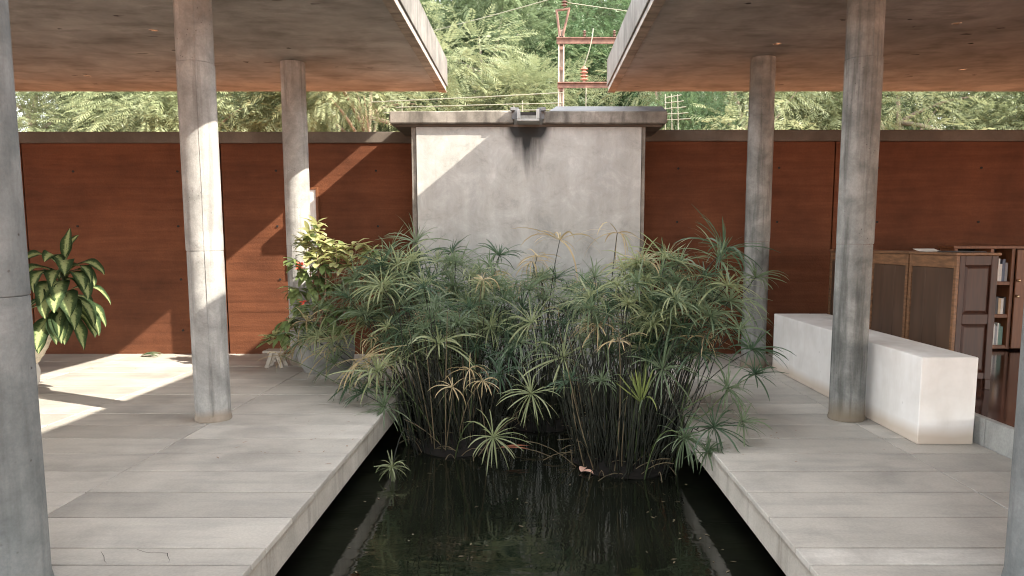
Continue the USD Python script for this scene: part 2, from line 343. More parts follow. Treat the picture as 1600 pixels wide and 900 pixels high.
# ------------------------------------------------------------------ ground, pool, walkways
WZ, PX0, PX1, PY0, PY1 = -0.48, -1.42, 1.40, 2.2, 9.62
from shapely.geometry import box as sbox
g_poly = sbox(-260, -200, 260, 320).difference(sbox(-1.95, 1.6, 1.95, 9.66))
gm = trimesh.creation.extrude_polygon(g_poly, .02, engine='earcut'); gm.apply_translation([0, 0, -.30])
obj('ground', gm, 'laterite', kind='structure', label='red earth ground around the building')
yb = np.array([11.1, 11.8, 12.4, 13.0, 13.9, 16.5, 24.0]); zb = np.array([-.32, .9, 1.85, 2.6, 3.05, 2.6, -.32])
xb = np.linspace(-40, 40, 81); BX, BY = np.meshgrid(xb, yb, indexing='ij'); BZ = np.repeat(zb[None], 81, 0)
BZ = BZ + (meshkit.fbm(np.stack([BX * .8, BY * .8, BX * 0], -1), 3) - .5) * .35 * (BZ > 0)
i, j = np.meshgrid(np.arange(80), np.arange(6), indexing='ij'); a_ = (i * 7 + j).ravel()
obj('bounce_bank', trimesh.Trimesh(np.stack([BX, BY, BZ], -1).reshape(-1, 3), np.vstack([np.stack([a_, a_ + 7, a_ + 8], 1), np.stack([a_, a_ + 8, a_ + 1], 1)]), process=False), 'laterite', smooth=True, kind='structure', label='hidden red earth bank added behind the wall to bounce warm light')  # hidden bank, shaped to throw orange bounce onto the roof undersides
basin = cat_(box(-1.95, -1.85, 1.6, 9.66, -1.3, -.275), box(1.85, 1.95, 1.6, 9.66, -1.3, -.275), box(-1.85, 1.85, 1.6, 1.7, -1.3, -.275), box(-1.85, 1.85, 9.56, 9.66, -1.3, -.275), box(-1.95, 1.95, 1.6, 9.66, -1.4, -1.302))
obj('pool_basin', basin, 'pool_dark', kind='structure', label='dark sides and bottom of the pool')
wm = trimesh.Trimesh([[-1.848, 1.702, WZ], [1.848, 1.702, WZ], [1.848, 9.558, WZ], [-1.848, 9.558, WZ]], [[0, 1, 2], [0, 2, 3]], process=False)
obj('water', wm, 'water', kind='structure', label='still dark pool water reflecting plants and roof')

rng = np.random.default_rng(7)
def walkway(side):
    w = thing('walkway', 'stone paved walkway along the %s edge of the pool' % ('left' if side < 0 else 'right'), None, kind='structure')
    xe = PX0 if side < 0 else PX1
    far = -12.5 if side < 0 else 3.56
    a, b = sorted((xe, far))
    obj('slab_edge', box(a, b, PY0, 10.53, -.235, -.036, .006), 'deck_edge', w)
    cols = [xe, -2.87, -4.26, -5.7, -7.2, -9.3, -12.5] if side < 0 else [xe, 2.865, 3.555]
    ys = [PY0, 2.65, 3.09, 3.53, 3.735] + [4.168 + .4385 * k for k in range(14)] + [10.53]
    for ci in range(len(cols) - 1):
        c0, c1 = sorted((cols[ci], cols[ci + 1]))
        lip = .02
        if ci == 0:
            if side < 0: c1 += lip
            else: c0 -= lip
        for k in range(len(ys) - 1):
            g = .005 + .002 * rng.random()
            dz = rng.uniform(-.0015, .0015)
            m = box(c0 + g * .6, c1 - g * .6, ys[k] + g, ys[k + 1] - g, -.0355, dz, .003)
            mt = 'paving%d' % rng.integers(4)
            if side > 0 and k == 3 and ci == 0: mt = 'paving_worn'
            obj('paving_slab', m, mt, w)
    return w
walk_l = walkway(-1); walk_r = walkway(1)
obj('walkway_end', cat_(box(-1.85, 1.85, -6, 2.19, -.235, -.003, .004), box(-12.5, -1.855, -6, 2.19, -.235, -.004, .004), box(1.855, 12.5, -6, 2.19, -.235, -.004, .004)), 'paving1', kind='structure', label='paved end of the pool court')
# cracks in the near left paving
def crack(pts, parent, w=.004):
    pts = np.array(pts, float); V, F = [], []
    d = np.gradient(pts, axis=0); nrm = np.stack([-d[:, 1], d[:, 0]], 1); nrm /= np.linalg.norm(nrm, axis=1, keepdims=True)
    ww = w * np.interp(np.linspace(0, 1, len(pts)), [0, .5, 1], [.5, 1, .2])[:, None]
    V = np.vstack([np.c_[pts + nrm * ww / 2, np.full(len(pts), .0028)], np.c_[pts - nrm * ww / 2, np.full(len(pts), .0028)]])
    n = len(pts); F = [[i, i + n, i + 1] for i in range(n - 1)] + [[i + 1, i + n, i + n + 1] for i in range(n - 1)]
    obj('crack', trimesh.Trimesh(V, F, process=False), 'dark_void', parent)
crack([(-2.07, 3.71), (-2.02, 3.68), (-1.98, 3.665), (-1.92, 3.665), (-1.885, 3.66), (-1.87, 3.63), (-1.85, 3.60), (-1.835, 3.58), (-1.825, 3.55)], walk_l)
crack([(-2.24, 3.68), (-2.19, 3.62), (-2.16, 3.57), (-2.13, 3.54)], walk_l, .003)

# library side: raised dark polished floor with grey stone kerb
lib = thing('library_floor', 'raised dark polished floor behind a low grey kerb', kind='structure')
obj('floor', box(3.622, 12.5, 2.2, 10.53, -.27, .213), 'red_oxide_floor', lib)
yk = [2.2, 3.4, 4.6, 5.695, 6.9, 8.1, 9.2, 10.52]
for k in range(7):
    obj('kerb_stone', box(3.563, 3.62, yk[k] + .004, yk[k + 1] - .004, -.03, .216, .005), 'plinth_grey', lib)

# ------------------------------------------------------------------ rammed earth walls
YW = 10.53
def earth_panel(x0, x1, z0, z1, seed):
    nx, nz = int((x1 - x0) / .05), int((z1 - z0) / .03)
    xs, zs = np.linspace(x0, x1, nx + 1), np.linspace(z0, z1, nz + 1)
    X, Z = np.meshgrid(xs, zs, indexing='ij')
    lift = np.floor(Z / .148)
    P = np.stack([X * .8 + 13 * seed, lift * 7.3, Z * 0], -1)
    d = .003 * (meshkit.noise(P) - .5) + .0035 * (meshkit.fbm(np.stack([X * 4, Z * 9, X * 0 + seed], -1), 3) - .5)
    d -= .0022 * (np.abs(Z / .148 - np.round(Z / .148)) < .12)
    V = np.stack([X, YW - d, Z], -1).reshape(-1, 3)
    i, j = np.meshgrid(np.arange(nx), np.arange(nz), indexing='ij'); a = (i * (nz + 1) + j).ravel(); m = nz + 1
    F = np.vstack([np.stack([a, a + m, a + m + 1], 1), np.stack([a, a + m + 1, a + 1], 1)])
    front = trimesh.Trimesh(V, F, process=False)
    return cat_(front, box(x0, x1, YW + .012, YW + .30, z0, z1))
def wall(xs, holes, label, top):
    w = thing('rammed_earth_wall', label, 'wall')
    for k in range(len(xs) - 1):
        obj('panel', earth_panel(xs[k] + .009, xs[k + 1] - .009, -.02, top, k + xs[0]), 'earth_wall', w)
    obj('joint_backing', box(xs[0], xs[-1], YW + .06, YW + .28, -.02, top - .01), 'dark_void', w)
    obj('coping', box(xs[0] - .01, xs[-1] + .01, YW - .03, YW + .34, top + .004, top + .155, .008), 'coping', w)
    for x, z in holes:
        c = trimesh.creation.cylinder(.016, .02, sections=10); c.apply_transform(trimesh.transformations.rotation_matrix(PI / 2, [1, 0, 0])); c.apply_translation([x, YW - .003, z])
        obj('tie_hole', c, 'dark_void', w)
    return w
wall([-12.5, -10.0, -7.14, -4.36, -1.50], [(-3.59, 2.59), (-3.60, 1.82), (-2.19, 2.59), (-2.18, 1.82), (-4.97, 2.58), (-5.0, 1.82), (-5.0, 1.07), (-5.01, .34), (-6.43, 2.58), (-6.42, 1.82), (-3.59, 1.07), (-2.18, 1.07), (-6.42, 1.07), (-6.42, .34), (-7.9, 2.58), (-7.9, 1.82)],
     'long red rammed earth wall left of the grey block, partly sunlit', 2.965)
wall([1.40, 4.23, 7.05, 9.9, 12.5], [(2.04, 2.62), (3.45, 2.63), (3.45, 1.88), (2.04, 1.88), (4.83, 2.63), (4.86, 1.88), (6.28, 2.63), (6.29, 1.88), (7.6, 2.63), (7.6, 1.88)],
     'dark red rammed earth wall right of the grey block, behind the bookcases', 2.99)

# ------------------------------------------------------------------ central block with cornice and water spout
blk = thing('fountain_block', 'tall grey plastered concrete block with cornice and water spout behind the pool', 'block')
YB = 9.62
obj('body', box(-1.475, 1.385, YB, 10.50, -1.2, 3.05), 'block_plaster', blk)
for x0, x1 in ((-1.545, -1.483), (1.393, 1.440)):
    obj('corner_strip', box(x0, x1, YB + .012, 10.50, -1.2, 3.05, .004), 'cornice', blk)
obj('soffit', box(-1.75, 1.64, YB - .02, 10.49, 3.052, 3.078), 'coping', blk)
def rough_block(x0, x1, y0, y1, z0, z1, seed, amp=.006, step=.06):
    m = box(x0, x1, y0, y1, z0, z1, .012)
    m = m.subdivide_to_size(step * 2)
    n = (meshkit.fbm(m.vertices * 5 + seed, 3) - .5)[:, None] * amp
    c = np.array([(x0 + x1) / 2, (y0 + y1) / 2, (z0 + z1) / 2])
    m.vertices = m.vertices + np.sign(m.vertices - c) * n
    return m
SPX0, SPX1 = -.235, .125
obj('cornice', rough_block(-1.80, SPX0, YB - .10, 10.50, 3.082, 3.232, 1), 'cornice', blk, smooth=40)
obj('cornice', rough_block(SPX1, 1.695, YB - .10, 10.50, 3.082, 3.232, 2), 'cornice', blk, smooth=40)
obj('cornice_bridge', box(SPX0, SPX1, YB + .12, 10.50, 3.082, 3.225), 'cornice', blk)
lidp = np.array([[.21, YB - .085, 3.236], [1.688, YB - .085, 3.236], [1.688, 10.40, 3.236], [.21, 10.40, 3.236], [.31, YB + .10, 3.325], [1.66, YB + .10, 3.325], [1.66, 10.3, 3.325], [.31, 10.3, 3.325]])
obj('lid', trimesh.convex.convex_hull(lidp), 'lid_metal', blk)
# spout: channel that juts out over the pool
sp = thing('water_spout', 'small U shaped concrete water spout jutting from the block cornice', 'spout')
obj('trough', cat_(box(-.19, .085, YB - .33, YB + .10, 3.075, 3.10, .004), box(-.19, -.15, YB - .33, YB + .10, 3.101, 3.215, .004), box(.045, .085, YB - .33, YB + .10, 3.101, 3.215, .004)), 'plinth_grey', sp)
obj('inner_lip', box(-.148, .043, YB - .30, YB - .27, 3.150, 3.185), 'dark_void', sp)
for s, x in ((-1, -.215), (1, .105)):
    obj('bracket', box(x - .045, x + .045, YB - .125, YB - .105, 3.13, 3.268, .004), 'lid_metal', sp)
    obj('bracket', box(x - .03 + s * .03, x + .03 + s * .03, YB - .20, YB - .128, 3.222, 3.262, .004), 'lid_metal', sp)
# dark algae stain below the spout, plus a near-black patch right beneath it, as a material on a thin skin of plaster
mat('algae_dark_patch', {
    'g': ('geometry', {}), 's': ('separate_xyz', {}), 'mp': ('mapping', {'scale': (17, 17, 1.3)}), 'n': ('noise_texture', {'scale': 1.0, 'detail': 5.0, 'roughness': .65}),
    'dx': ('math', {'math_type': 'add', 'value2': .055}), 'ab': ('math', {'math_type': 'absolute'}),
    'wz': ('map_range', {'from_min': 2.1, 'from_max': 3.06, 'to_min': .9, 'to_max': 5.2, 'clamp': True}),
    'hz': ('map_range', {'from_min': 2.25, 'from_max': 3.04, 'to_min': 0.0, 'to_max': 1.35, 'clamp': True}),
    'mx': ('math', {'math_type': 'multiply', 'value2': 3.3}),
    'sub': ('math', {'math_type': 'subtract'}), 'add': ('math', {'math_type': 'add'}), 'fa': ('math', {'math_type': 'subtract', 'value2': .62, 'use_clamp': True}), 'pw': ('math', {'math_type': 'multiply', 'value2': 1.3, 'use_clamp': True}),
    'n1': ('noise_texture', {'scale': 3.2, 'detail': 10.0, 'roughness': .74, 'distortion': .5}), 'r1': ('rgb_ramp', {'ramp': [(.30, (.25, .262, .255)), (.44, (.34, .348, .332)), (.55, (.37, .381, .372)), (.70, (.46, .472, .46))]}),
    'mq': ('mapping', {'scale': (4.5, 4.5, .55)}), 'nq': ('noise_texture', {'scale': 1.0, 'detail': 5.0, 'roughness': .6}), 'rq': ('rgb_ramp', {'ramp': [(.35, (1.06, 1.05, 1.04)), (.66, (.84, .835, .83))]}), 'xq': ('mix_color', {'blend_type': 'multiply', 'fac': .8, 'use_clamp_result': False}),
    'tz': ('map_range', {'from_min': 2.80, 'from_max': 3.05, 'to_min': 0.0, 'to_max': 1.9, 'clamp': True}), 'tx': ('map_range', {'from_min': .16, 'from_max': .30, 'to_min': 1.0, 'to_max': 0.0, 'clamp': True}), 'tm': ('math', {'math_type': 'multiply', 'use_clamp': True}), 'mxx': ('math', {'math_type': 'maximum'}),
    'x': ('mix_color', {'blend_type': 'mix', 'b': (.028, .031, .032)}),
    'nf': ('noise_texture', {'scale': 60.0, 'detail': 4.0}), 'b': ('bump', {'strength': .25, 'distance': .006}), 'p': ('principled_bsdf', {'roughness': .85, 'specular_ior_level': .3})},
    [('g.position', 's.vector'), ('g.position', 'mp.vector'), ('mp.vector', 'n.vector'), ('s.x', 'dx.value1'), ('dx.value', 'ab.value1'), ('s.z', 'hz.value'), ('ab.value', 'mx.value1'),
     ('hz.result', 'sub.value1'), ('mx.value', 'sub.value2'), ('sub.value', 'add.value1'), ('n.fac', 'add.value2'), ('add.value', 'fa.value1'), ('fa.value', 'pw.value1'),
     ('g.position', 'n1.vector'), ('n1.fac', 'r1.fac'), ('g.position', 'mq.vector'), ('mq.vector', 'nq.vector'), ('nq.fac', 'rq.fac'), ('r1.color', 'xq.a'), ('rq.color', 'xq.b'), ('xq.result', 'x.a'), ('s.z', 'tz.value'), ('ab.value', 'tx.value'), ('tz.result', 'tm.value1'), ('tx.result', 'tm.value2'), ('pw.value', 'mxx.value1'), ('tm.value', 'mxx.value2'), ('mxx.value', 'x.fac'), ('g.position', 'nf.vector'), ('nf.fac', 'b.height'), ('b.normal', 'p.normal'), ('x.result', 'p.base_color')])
obj('plaster_face', box(-1.476, 1.386, YB - .012, YB - .001, -1.2, 3.048), 'algae_dark_patch', blk)

# ------------------------------------------------------------------ roof slabs
def roof(side):
    xe = -1.30 if side < 0 else 1.14
    a, b = (-19, xe) if side < 0 else (xe, 19)
    w = thing('roof_slab', 'flat concrete roof slab over the %s walkway' % ('left' if side < 0 else 'right'), 'roof')
    obj('slab', box(a, b, -9, 11.46, 3.85, 4.28, .01), 'soffit', w)
    s = 1 if side < 0 else -1
    x0, x1 = sorted((xe + s * .002, xe + s * .022))
    obj('fascia', box(x0, x1, -9, 11.46, 3.925, 4.315, .005), 'fascia', w)
    x0, x1 = sorted((xe - s * .10, xe + s * .012))
    obj('drip_edge', box(x0, x1, -8.98, 11.455, 3.832, 3.848, .003), 'lip', w)
    return w
roof_l, roof_r = roof(-1), roof(1)
tag(obj('shade_bridge', box(-1.276, 1.116, 1.5, 2.88, 3.86, 4.26, .01), 'soffit'), 'unseen concrete slab added between the two roofs to shade the near column', 'roof')  # added out of view to keep the sun off the near column
def downlight(x, y, parent):
    ring = lathe([(.030, 3.8495), (.036, 3.846), (.046, 3.842), (.050, 3.8495)], 20); ring.apply_translation([x, y, 0])
    d = obj('downlight', ring, 'steel', parent, smooth=30)
    lens = lathe([(.0, 3.8465), (.034, 3.8465), (.034, 3.8494)], 16); lens.apply_translation([x, y, 0])
    obj('lens', lens, 'lamp_glass', d)
for x, y in ((-6.06, 10.38), (-4.05, 8.21)): downlight(x, y, roof_l)
for x, y in ((5.64, 10.01), (4.39, 7.96), (2.79, 8.75)): downlight(x, y, roof_r)
# form pockets left in the soffit (small dark shallow chips)
rngp = np.random.default_rng(21)
def pockets(parent, x0, x1, n):
    for _ in range(n):
        x, y = rngp.uniform(x0, x1), rngp.uniform(6.8, 11.2)
        w, d = rngp.uniform(.02, .075), rngp.uniform(.006, .016)
        k = 9; a = np.arange(k) / k * 2 * PI + rngp.uniform(0, 1)
        r = rngp.uniform(.35, 1.15, k)
        V = np.vstack([np.c_[x + np.cos(a) * r * w, y + np.sin(a) * r * d * 2, np.full(k, 3.8475)], [[x, y, 3.8475]]])
        F = [[k, (i + 1) % k, i] for i in range(k)]
        obj('chip', trimesh.Trimesh(V, F, process=False), 'dark_void', parent)
pockets(roof_l, -8, -1.6, 30); pockets(roof_r, 1.5, 8, 30)

# ------------------------------------------------------------------ columns
def column(x, y, r, mt, label, joints, base=0.0, seed=0):
    c = thing('concrete_column', label, 'column', (x, y, 0), group=None)
    zs = [base] + joints + [3.849]
    rr = np.random.default_rng(seed)
    for k in range(len(zs) - 1):
        z0, z1 = zs[k], zs[k + 1]
        r0 = r + (.0035 if k % 2 else 0.0)
        n = max(6, int((z1 - z0) / .05))
        z = np.linspace(z0 + (.002 if k else 0), z1, n + 1)
        prof = [(r0 - .0035, z[0])] + [(r0, q) for q in np.r_[z[0] + .005, z[1:-1], z[-1] - .004]] + [(r0 - .003, z[-1])]
        if k == 0 and base == 0.0: prof = [(r0 + .003, 0.0), (r0 + .008, .012), (r0 + .002, .045)] + prof[2:]
        m = lathe(prof, 48)
        d = meshkit.fbm(m.vertices * np.array([7, 7, 4]) + seed * 3.1 + k, 3) - .5
        near = sum(np.exp(-((m.vertices[:, 2] - j) / .05) ** 2) for j in joints)
        f = 1 + (d * .010 + near * (meshkit.noise(m.vertices * 26 + seed) - .7) * .02)
        m.vertices[:, :2] *= f[:, None]
        off = rr.uniform(-.003, .003, 2); m.vertices[:, :2] += off
        obj('shaft', m, mt, c, smooth=35)
    a = -PI / 2 + rr.uniform(-.5, .6)
    z = np.linspace(base + .06, 3.80, 30); jit = (meshkit.noise(np.c_[z * 3, z * 0, z * 0 + seed]) - .5) * .012
    obj('form_seam', tube(np.c_[np.cos(a) * (r + .0015) + jit, np.sin(a) * (r + .0015) + 0 * z, z], .004, 5), mt, c)
    return c
column(-2.90, 6.58, .152, 'column_pale', 'sunlit pale concrete column standing alone on the left walkway', [1.52, 3.12], seed=1)
column(-3.03, 9.65, .152, 'column_pale', 'concrete column behind the potted flowering shrub near the left wall', [1.55, 3.22], seed=2)
column(2.86, 6.60, .152, 'column_green', 'grey green stained concrete column in front of the white bench', [1.58, 3.16], seed=3)
column(2.84, 9.42, .152, 'column_green', 'dark concrete column at the far end of the white bench', [1.6, 3.14], seed=4)
column(-2.42, 3.28, .155, 'column_blue', 'bluish grey concrete column cut by the left edge of the picture', [1.36, 3.0], seed=5)
column(2.385, 3.30, .155, 'column_blue', 'grey concrete column cut by the right edge of the picture', [1.45, 3.0], seed=6)

# ------------------------------------------------------------------ white bench wall
bn = thing('bench', 'low white plastered L shaped bench wall on the right walkway', 'bench')
obj('long_seat', box(3.055, 3.50, 5.73, 9.30, .001, .70, .006), 'white_plaster', bn)
obj('return_seat', box(3.503, 3.72, 8.95, 9.30, .217, .699, .006), 'white_plaster', bn)

# ------------------------------------------------------------------ cabinets on the library floor
def cabinet(y0, y1, label, end_panel):
    FZ = .214; X0, X1, T = 3.93, 4.32, 1.50
    c = thing('cabinet', label, 'cabinet', (X0, y0, FZ))
    H, W, D = T - FZ, y1 - y0, X1 - X0
    def b(n, x0, x1, ya, yb, za, zb, m, ch=.003, parent=c): return obj(n, box(x0, x1, ya, yb, za, zb, ch), m, parent)
    for ya in (0.001, W - .051): 
        for xa in (0.0, D - .05): b('leg', xa, xa + .05, ya, ya + .05, 0, .10, 'wood_dark')
    b('stile', 0, .03, 0, .045, .101, H - .025, 'wood_rail'); b('stile', 0, .03, W - .045, W, .101, H - .025, 'wood_rail')
    b('top_rail', .002, .03, .047, W - .047, H - .145, H - .026, 'wood_rail'); b('bottom_rail', .002, .03, .047, W - .047, .101, .20, 'wood_rail')
    n = 3
    for k in range(n):
        w0 = .047 + (W - .094) / n * k; w1 = .047 + (W - .094) / n * (k + 1)
        b('back_board', .014, .024, w0 + .001, w1 - .001, .202, H - .147, 'wood_panel', .002)
    b('top', -.012, D + .015, -.015, W + .003, H - .024, H, 'wood_rail', .005)
    b('carcass', .032, D - .02, .03, W - .03, .102, H - .026, 'wood_dark')
    # framed and panelled end
    b('end_stile', .033, .085, .004, .029, .101, H - .026, 'wood_dark'); b('end_stile', D - .06, D, .004, .029, .101, H - .026, 'wood_dark')
    for za, zb in ((H - .115, H - .027), (.62, .715), (.102, .16)): b('end_rail', .087, D - .062, .006, .029, za, zb, 'wood_dark')
    for za, zb in ((.717, H - .117), (.162, .618)):
        q = trimesh.convex.convex_hull(np.array([[x, y, z] for x, z in ((.089, za), (D - .064, za), (.089, zb), (D - .064, zb)) for y in (.024, .029)] + [[x, .012, z] for x in (.115, D - .09) for z in (za + .03, zb - .03)]))
        obj('end_panel', q, 'wood_dark', c)
    b('door', D - .018, D, .03, W - .03, .105, H - .03, 'wood_dark')
    return c
cabinet(6.87, 7.735, 'wooden cabinet nearest the white bench end with its panelled side in view', True)
cabinet(7.765, 8.60, 'wooden cabinet between two others, its back partly behind the stained column', True)
cabinet(8.63, 9.80, 'farthest wooden cabinet of the row, seen as a sliver left of the stained column', True)
pp = thing('paper', 'loose white sheet lying on top of the wooden cabinets', 'paper', (4.05, 7.55, 1.505))
sh = trimesh.creation.box([.22, .30, .003]).subdivide().subdivide()
sh.vertices[:, 2] += .05 * np.clip(sh.vertices[:, 1] / .3 + .2, 0, 1) ** 2
obj('sheet', sh, 'paper', pp)
tag(obj('dark_folder', box(4.02, 4.28, 7.0, 7.38, 1.503, 1.512, .002), 'book2'), 'flat dark folder lying on the nearest wooden cabinet', 'folder')

# bookcase against the back wall
bc = thing('bookcase', 'brown open bookcase with books standing against the right rear wall', 'bookcase', (5.35, 9.42, .214))
def b(n, x0, x1, ya, yb, za, zb, m, ch=.003, parent=bc): return obj(n, box(x0, x1, ya, yb, za, zb, ch), m, parent)
H = 1.30
b('back', 0, 1.9, .345, .36, .02, H, 'dark_void'); b('top', -.02, 1.92, -.02, .36, H + .001, H + .035, 'wood_orange')
for x in (0.0, .46, .735, 1.87): b('upright', x, x + .045, 0, .344, .02, H, 'wood_orange')
for z in (.02, .42, .84): b('shelf', .507, .733, .004, .343, z, z + .045, 'wood_orange')
for z in (.02, .42, .84): b('shelf', .047, .458, .004, .343, z, z + .03, 'wood_dark')
b('door', .785, 1.30, -.03, -.004, .03, H - .01, 'wood_orange')
dr = b('door', 1.304, 1.865, -.03, -.004, .03, H - .01, 'wood_orange')
kn = trimesh.creation.icosphere(2, .018); kn.apply_translation([.81, -.052, .90]); obj('knob', kn, 'brass', bc, smooth=True)
kn = trimesh.creation.icosphere(2, .018); kn.apply_translation([.81, -.052, .70]); obj('knob', kn, 'brass', bc, smooth=True)
rb = np.random.default_rng(5)
ORD = ['first', 'second', 'third', 'fourth', 'fifth', 'sixth', 'seventh', 'eighth', 'ninth', 'tenth', 'eleventh', 'twelfth']
BOOKS = list(enumerate(['white', 'navy blue', 'black', 'pale grey', 'dark grey', 'dark green', 'tan', 'red']))
for zi, (zs, nm) in enumerate(((.885, 'top'), (.465, 'middle'), (.065, 'lowest'))):
    x = .515; nb = -1
    while x < .70:
        w, h = rb.uniform(.016, .036), rb.uniform(.20, .29); nb += 1
        k = int(rb.choice([0, 0, 3, 3, 1, 2, 4, 5, 6, 7])) if zi < 2 else int(rb.choice([6, 0, 5, 2, 7, 4]))
        o = thing('book', BOOKS[k][1] + ' book, %s from the left on the %s shelf of the bookcase' % (ORD[nb], nm), 'book', (5.35 + x, 9.46, .214 + zs + .001), group='books on the %s shelf of the bookcase' % nm)
        obj('cover', cat_(box(0, .003, 0, .17, 0, h), box(w - .004, w - .001, 0, .17, 0, h), box(.0032, w - .0042, 0, .004, 0, h)), 'book%d' % k, o)
        obj('pages', box(.0033, w - .0043, .006, .165, .003, h - .004), 'paper', o)
        x += w + .002

# small framed board on the wall behind the far left column
fr = thing('framed_board', 'narrow white board in a wooden frame on the wall behind the left column', 'board', (-3.42, YW - .02, 0))
for x0, x1, z0, z1 in ((0, .035, 1.121, 2.36), (.385, .42, 1.12, 2.36), (.036, .384, 2.325, 2.36), (.036, .384, 1.12, 1.155)):
    obj('frame', box(x0, x1, -.03, .012, z0, z1, .003), 'wood_orange', fr)
obj('board', box(.036, .384, -.012, .006, 1.156, 2.324), 'board_white', fr)

# whitewashed trestle stool
st = thing('stool', 'small whitewashed wooden trestle with splayed legs by the far left column', 'stool', (-3.30, 9.42, 0), scale=(.72, .72, .95))
for y in (-.12, .12):
    for s in (-1, 1):
        q = np.array([[s * .17, y - .018, 0], [s * .10, y - .018, 0], [s * .17, y + .018, 0], [s * .10, y + .018, 0], [s * .075, y - .018, .20], [s * .015, y - .018, .20], [s * .075, y + .018, .20], [s * .015, y + .018, .20]])
        obj('leg', trimesh.convex.convex_hull(q), 'wood_white', st)
obj('top', box(-.19, .19, -.16, .16, .201, .232, .004), 'wood_white', st)
obj('stretcher', box(-.02, .02, -.10, .10, .08, .11), 'wood_white', st)

# ------------------------------------------------------------------ papyrus in the pool
LEFT = [(-1.66, 7.15, .40, .40, 3), (-1.50, 7.05, .30, .34, 2), (-1.75, 7.6, .80, .32, 1), (-1.95, 7.9, .95, .30, 0), (-1.60, 7.7, 1.05, .32, 1), (-1.45, 8.0, 1.3, .3, 2), (-1.75, 8.1, 1.25, .3, 0), (-2.12, 8.1, .52, .30, 3), (-2.40, 8.2, .50, .32, 2), (-2.30, 8.3, .30, .30, 3), (-2.55, 8.35, .48, .28, 1), (-2.20, 8.15, .22, .26, 1), (-1.30,8.30,1.55,0.32,1), (-1.57,8.20,1.45,0.30,1), (-1.31,8.60,1.38,0.34,0), (-1.12,8.10,1.10,0.35,0), (-0.67,8.00,1.19,0.33,2), (-1.16,7.80,1.12,0.30,2), (-0.96,8.80,1.43,0.30,0), (-0.86,8.90,1.28,0.28,1), (-0.39,8.70,1.40,0.26,0), (-0.49,8.40,1.30,0.26,1), (-1.70,8.50,1.22,0.37,1), (-1.85,8.30,1.05,0.33,1), (-1.37,7.70,0.89,0.37,1), (-0.70,7.90,0.90,0.30,2), (-0.96,8.40,0.93,0.33,1), (-1.80,7.90,0.68,0.34,2), (-1.34,7.40,0.64,0.31,0), (-1.10,7.30,0.64,0.28,1), (-0.90,7.00,0.58,0.38,2), (-0.69,7.40,0.72,0.32,1), (-1.61,7.20,0.35,0.36,3), (-1.37,7.30,0.38,0.29,2), (-1.85,7.40,0.13,0.24,0), (-1.66,7.10,0.10,0.21,0), (-1.41,6.90,0.00,0.26,1), (-2.66,8.30,0.40,0.29,3), (-2.58,8.40,0.64,0.36,3), (-2.45,8.50,0.78,0.34,1), (-2.82,8.20,0.30,0.21,3), (-0.58,6.70,0.41,0.20,3), (-0.45,6.60,0.32,0.18,3), (-0.74,6.70,0.24,0.20,3), (-0.33,6.05,-0.06,0.23,2), (-1.23,6.30,-0.38,0.13,2), (-0.28,7.60,0.60,0.26,0), (-0.22,8.00,0.93,0.30,1), (-0.55,8.20,1.01,0.28,1), (-1.39,8.40,1.22,0.32,0), (-0.93,7.50,0.81,0.26,1), (-0.56,7.30,0.51,0.23,0), (-2.13,8.40,0.93,0.32,1), (-2.18,8.00,0.47,0.28,2), (-2.06,8.60,1.14,0.30,1)]
MID = [(-0.01,7.30,0.75,0.34,2), (-0.05,7.80,1.05,0.31,1), (0.00,8.00,1.35,0.24,3), (0.29,7.90,1.55,0.46,3), (0.05,7.95,1.40,0.30,3), (0.26,8.20,1.16,0.24,0), (0.09,7.90,1.14,0.27,1), (0.31,7.50,0.73,0.22,0), (-0.23,7.20,0.46,0.25,0), (0.29,6.90,0.46,0.36,2), (-0.01,6.70,0.17,0.27,2), (-0.32,7.00,0.30,0.22,0), (0.12,7.80,0.95,0.27,1), (0.49,7.80,0.98,0.27,2), (-0.11,7.70,0.85,0.27,0), (-0.14,7.30,0.57,0.25,1), (0.11,7.20,0.56,0.25,1)]
RIGHT = [(0.82,7.20,1.62,0.44,3), (1.06,7.10,1.36,0.38,3), (1.02,7.15,1.30,0.30,2), (1.24,6.90,1.40,0.31,2), (1.70,6.60,1.48,0.35,0), (1.64,6.50,1.39,0.33,1), (1.71,6.50,1.17,0.32,2), (1.74,6.50,1.03,0.32,1), (1.45,6.80,1.05,0.24,3), (1.09,6.70,1.00,0.27,1), (1.25,6.60,0.93,0.30,1), (0.73,6.80,0.85,0.29,3), (0.54,6.90,0.81,0.22,3), (0.96,6.70,0.79,0.24,1), (0.69,7.40,1.05,0.26,1), (0.91,7.30,1.02,0.25,1), (1.12,6.30,0.46,0.32,1), (1.04,6.60,0.51,0.25,0), (1.47,6.40,0.59,0.31,0), (1.86,6.20,0.65,0.28,0), (1.58,5.90,0.39,0.22,1), (0.93,6.20,0.20,0.24,4), (1.22,5.80,0.00,0.23,1), (1.43,5.70,0.11,0.26,0), (1.36,5.60,-0.05,0.14,1), (1.67,5.75,0.15,0.19,1), (1.86,6.10,0.47,0.19,0), (1.99,6.60,1.25,0.23,1), (1.55,6.70,1.24,0.28,0), (1.34,6.80,1.18,0.26,1), (0.51,7.50,1.14,0.26,1), (1.57,6.50,0.91,0.25,1), (1.78,6.30,0.82,0.22,1), (0.90,7.00,1.20,0.27,2), (1.18,6.90,1.20,0.26,1), (0.34,6.60,0.32,0.19,0), (0.97,6.60,0.67,0.22,0), (1.35,6.50,0.74,0.25,0), (0.61,6.40,0.36,0.17,1), (0.59,6.90,0.63,0.22,1), (0.81,6.70,0.54,0.20,0)]

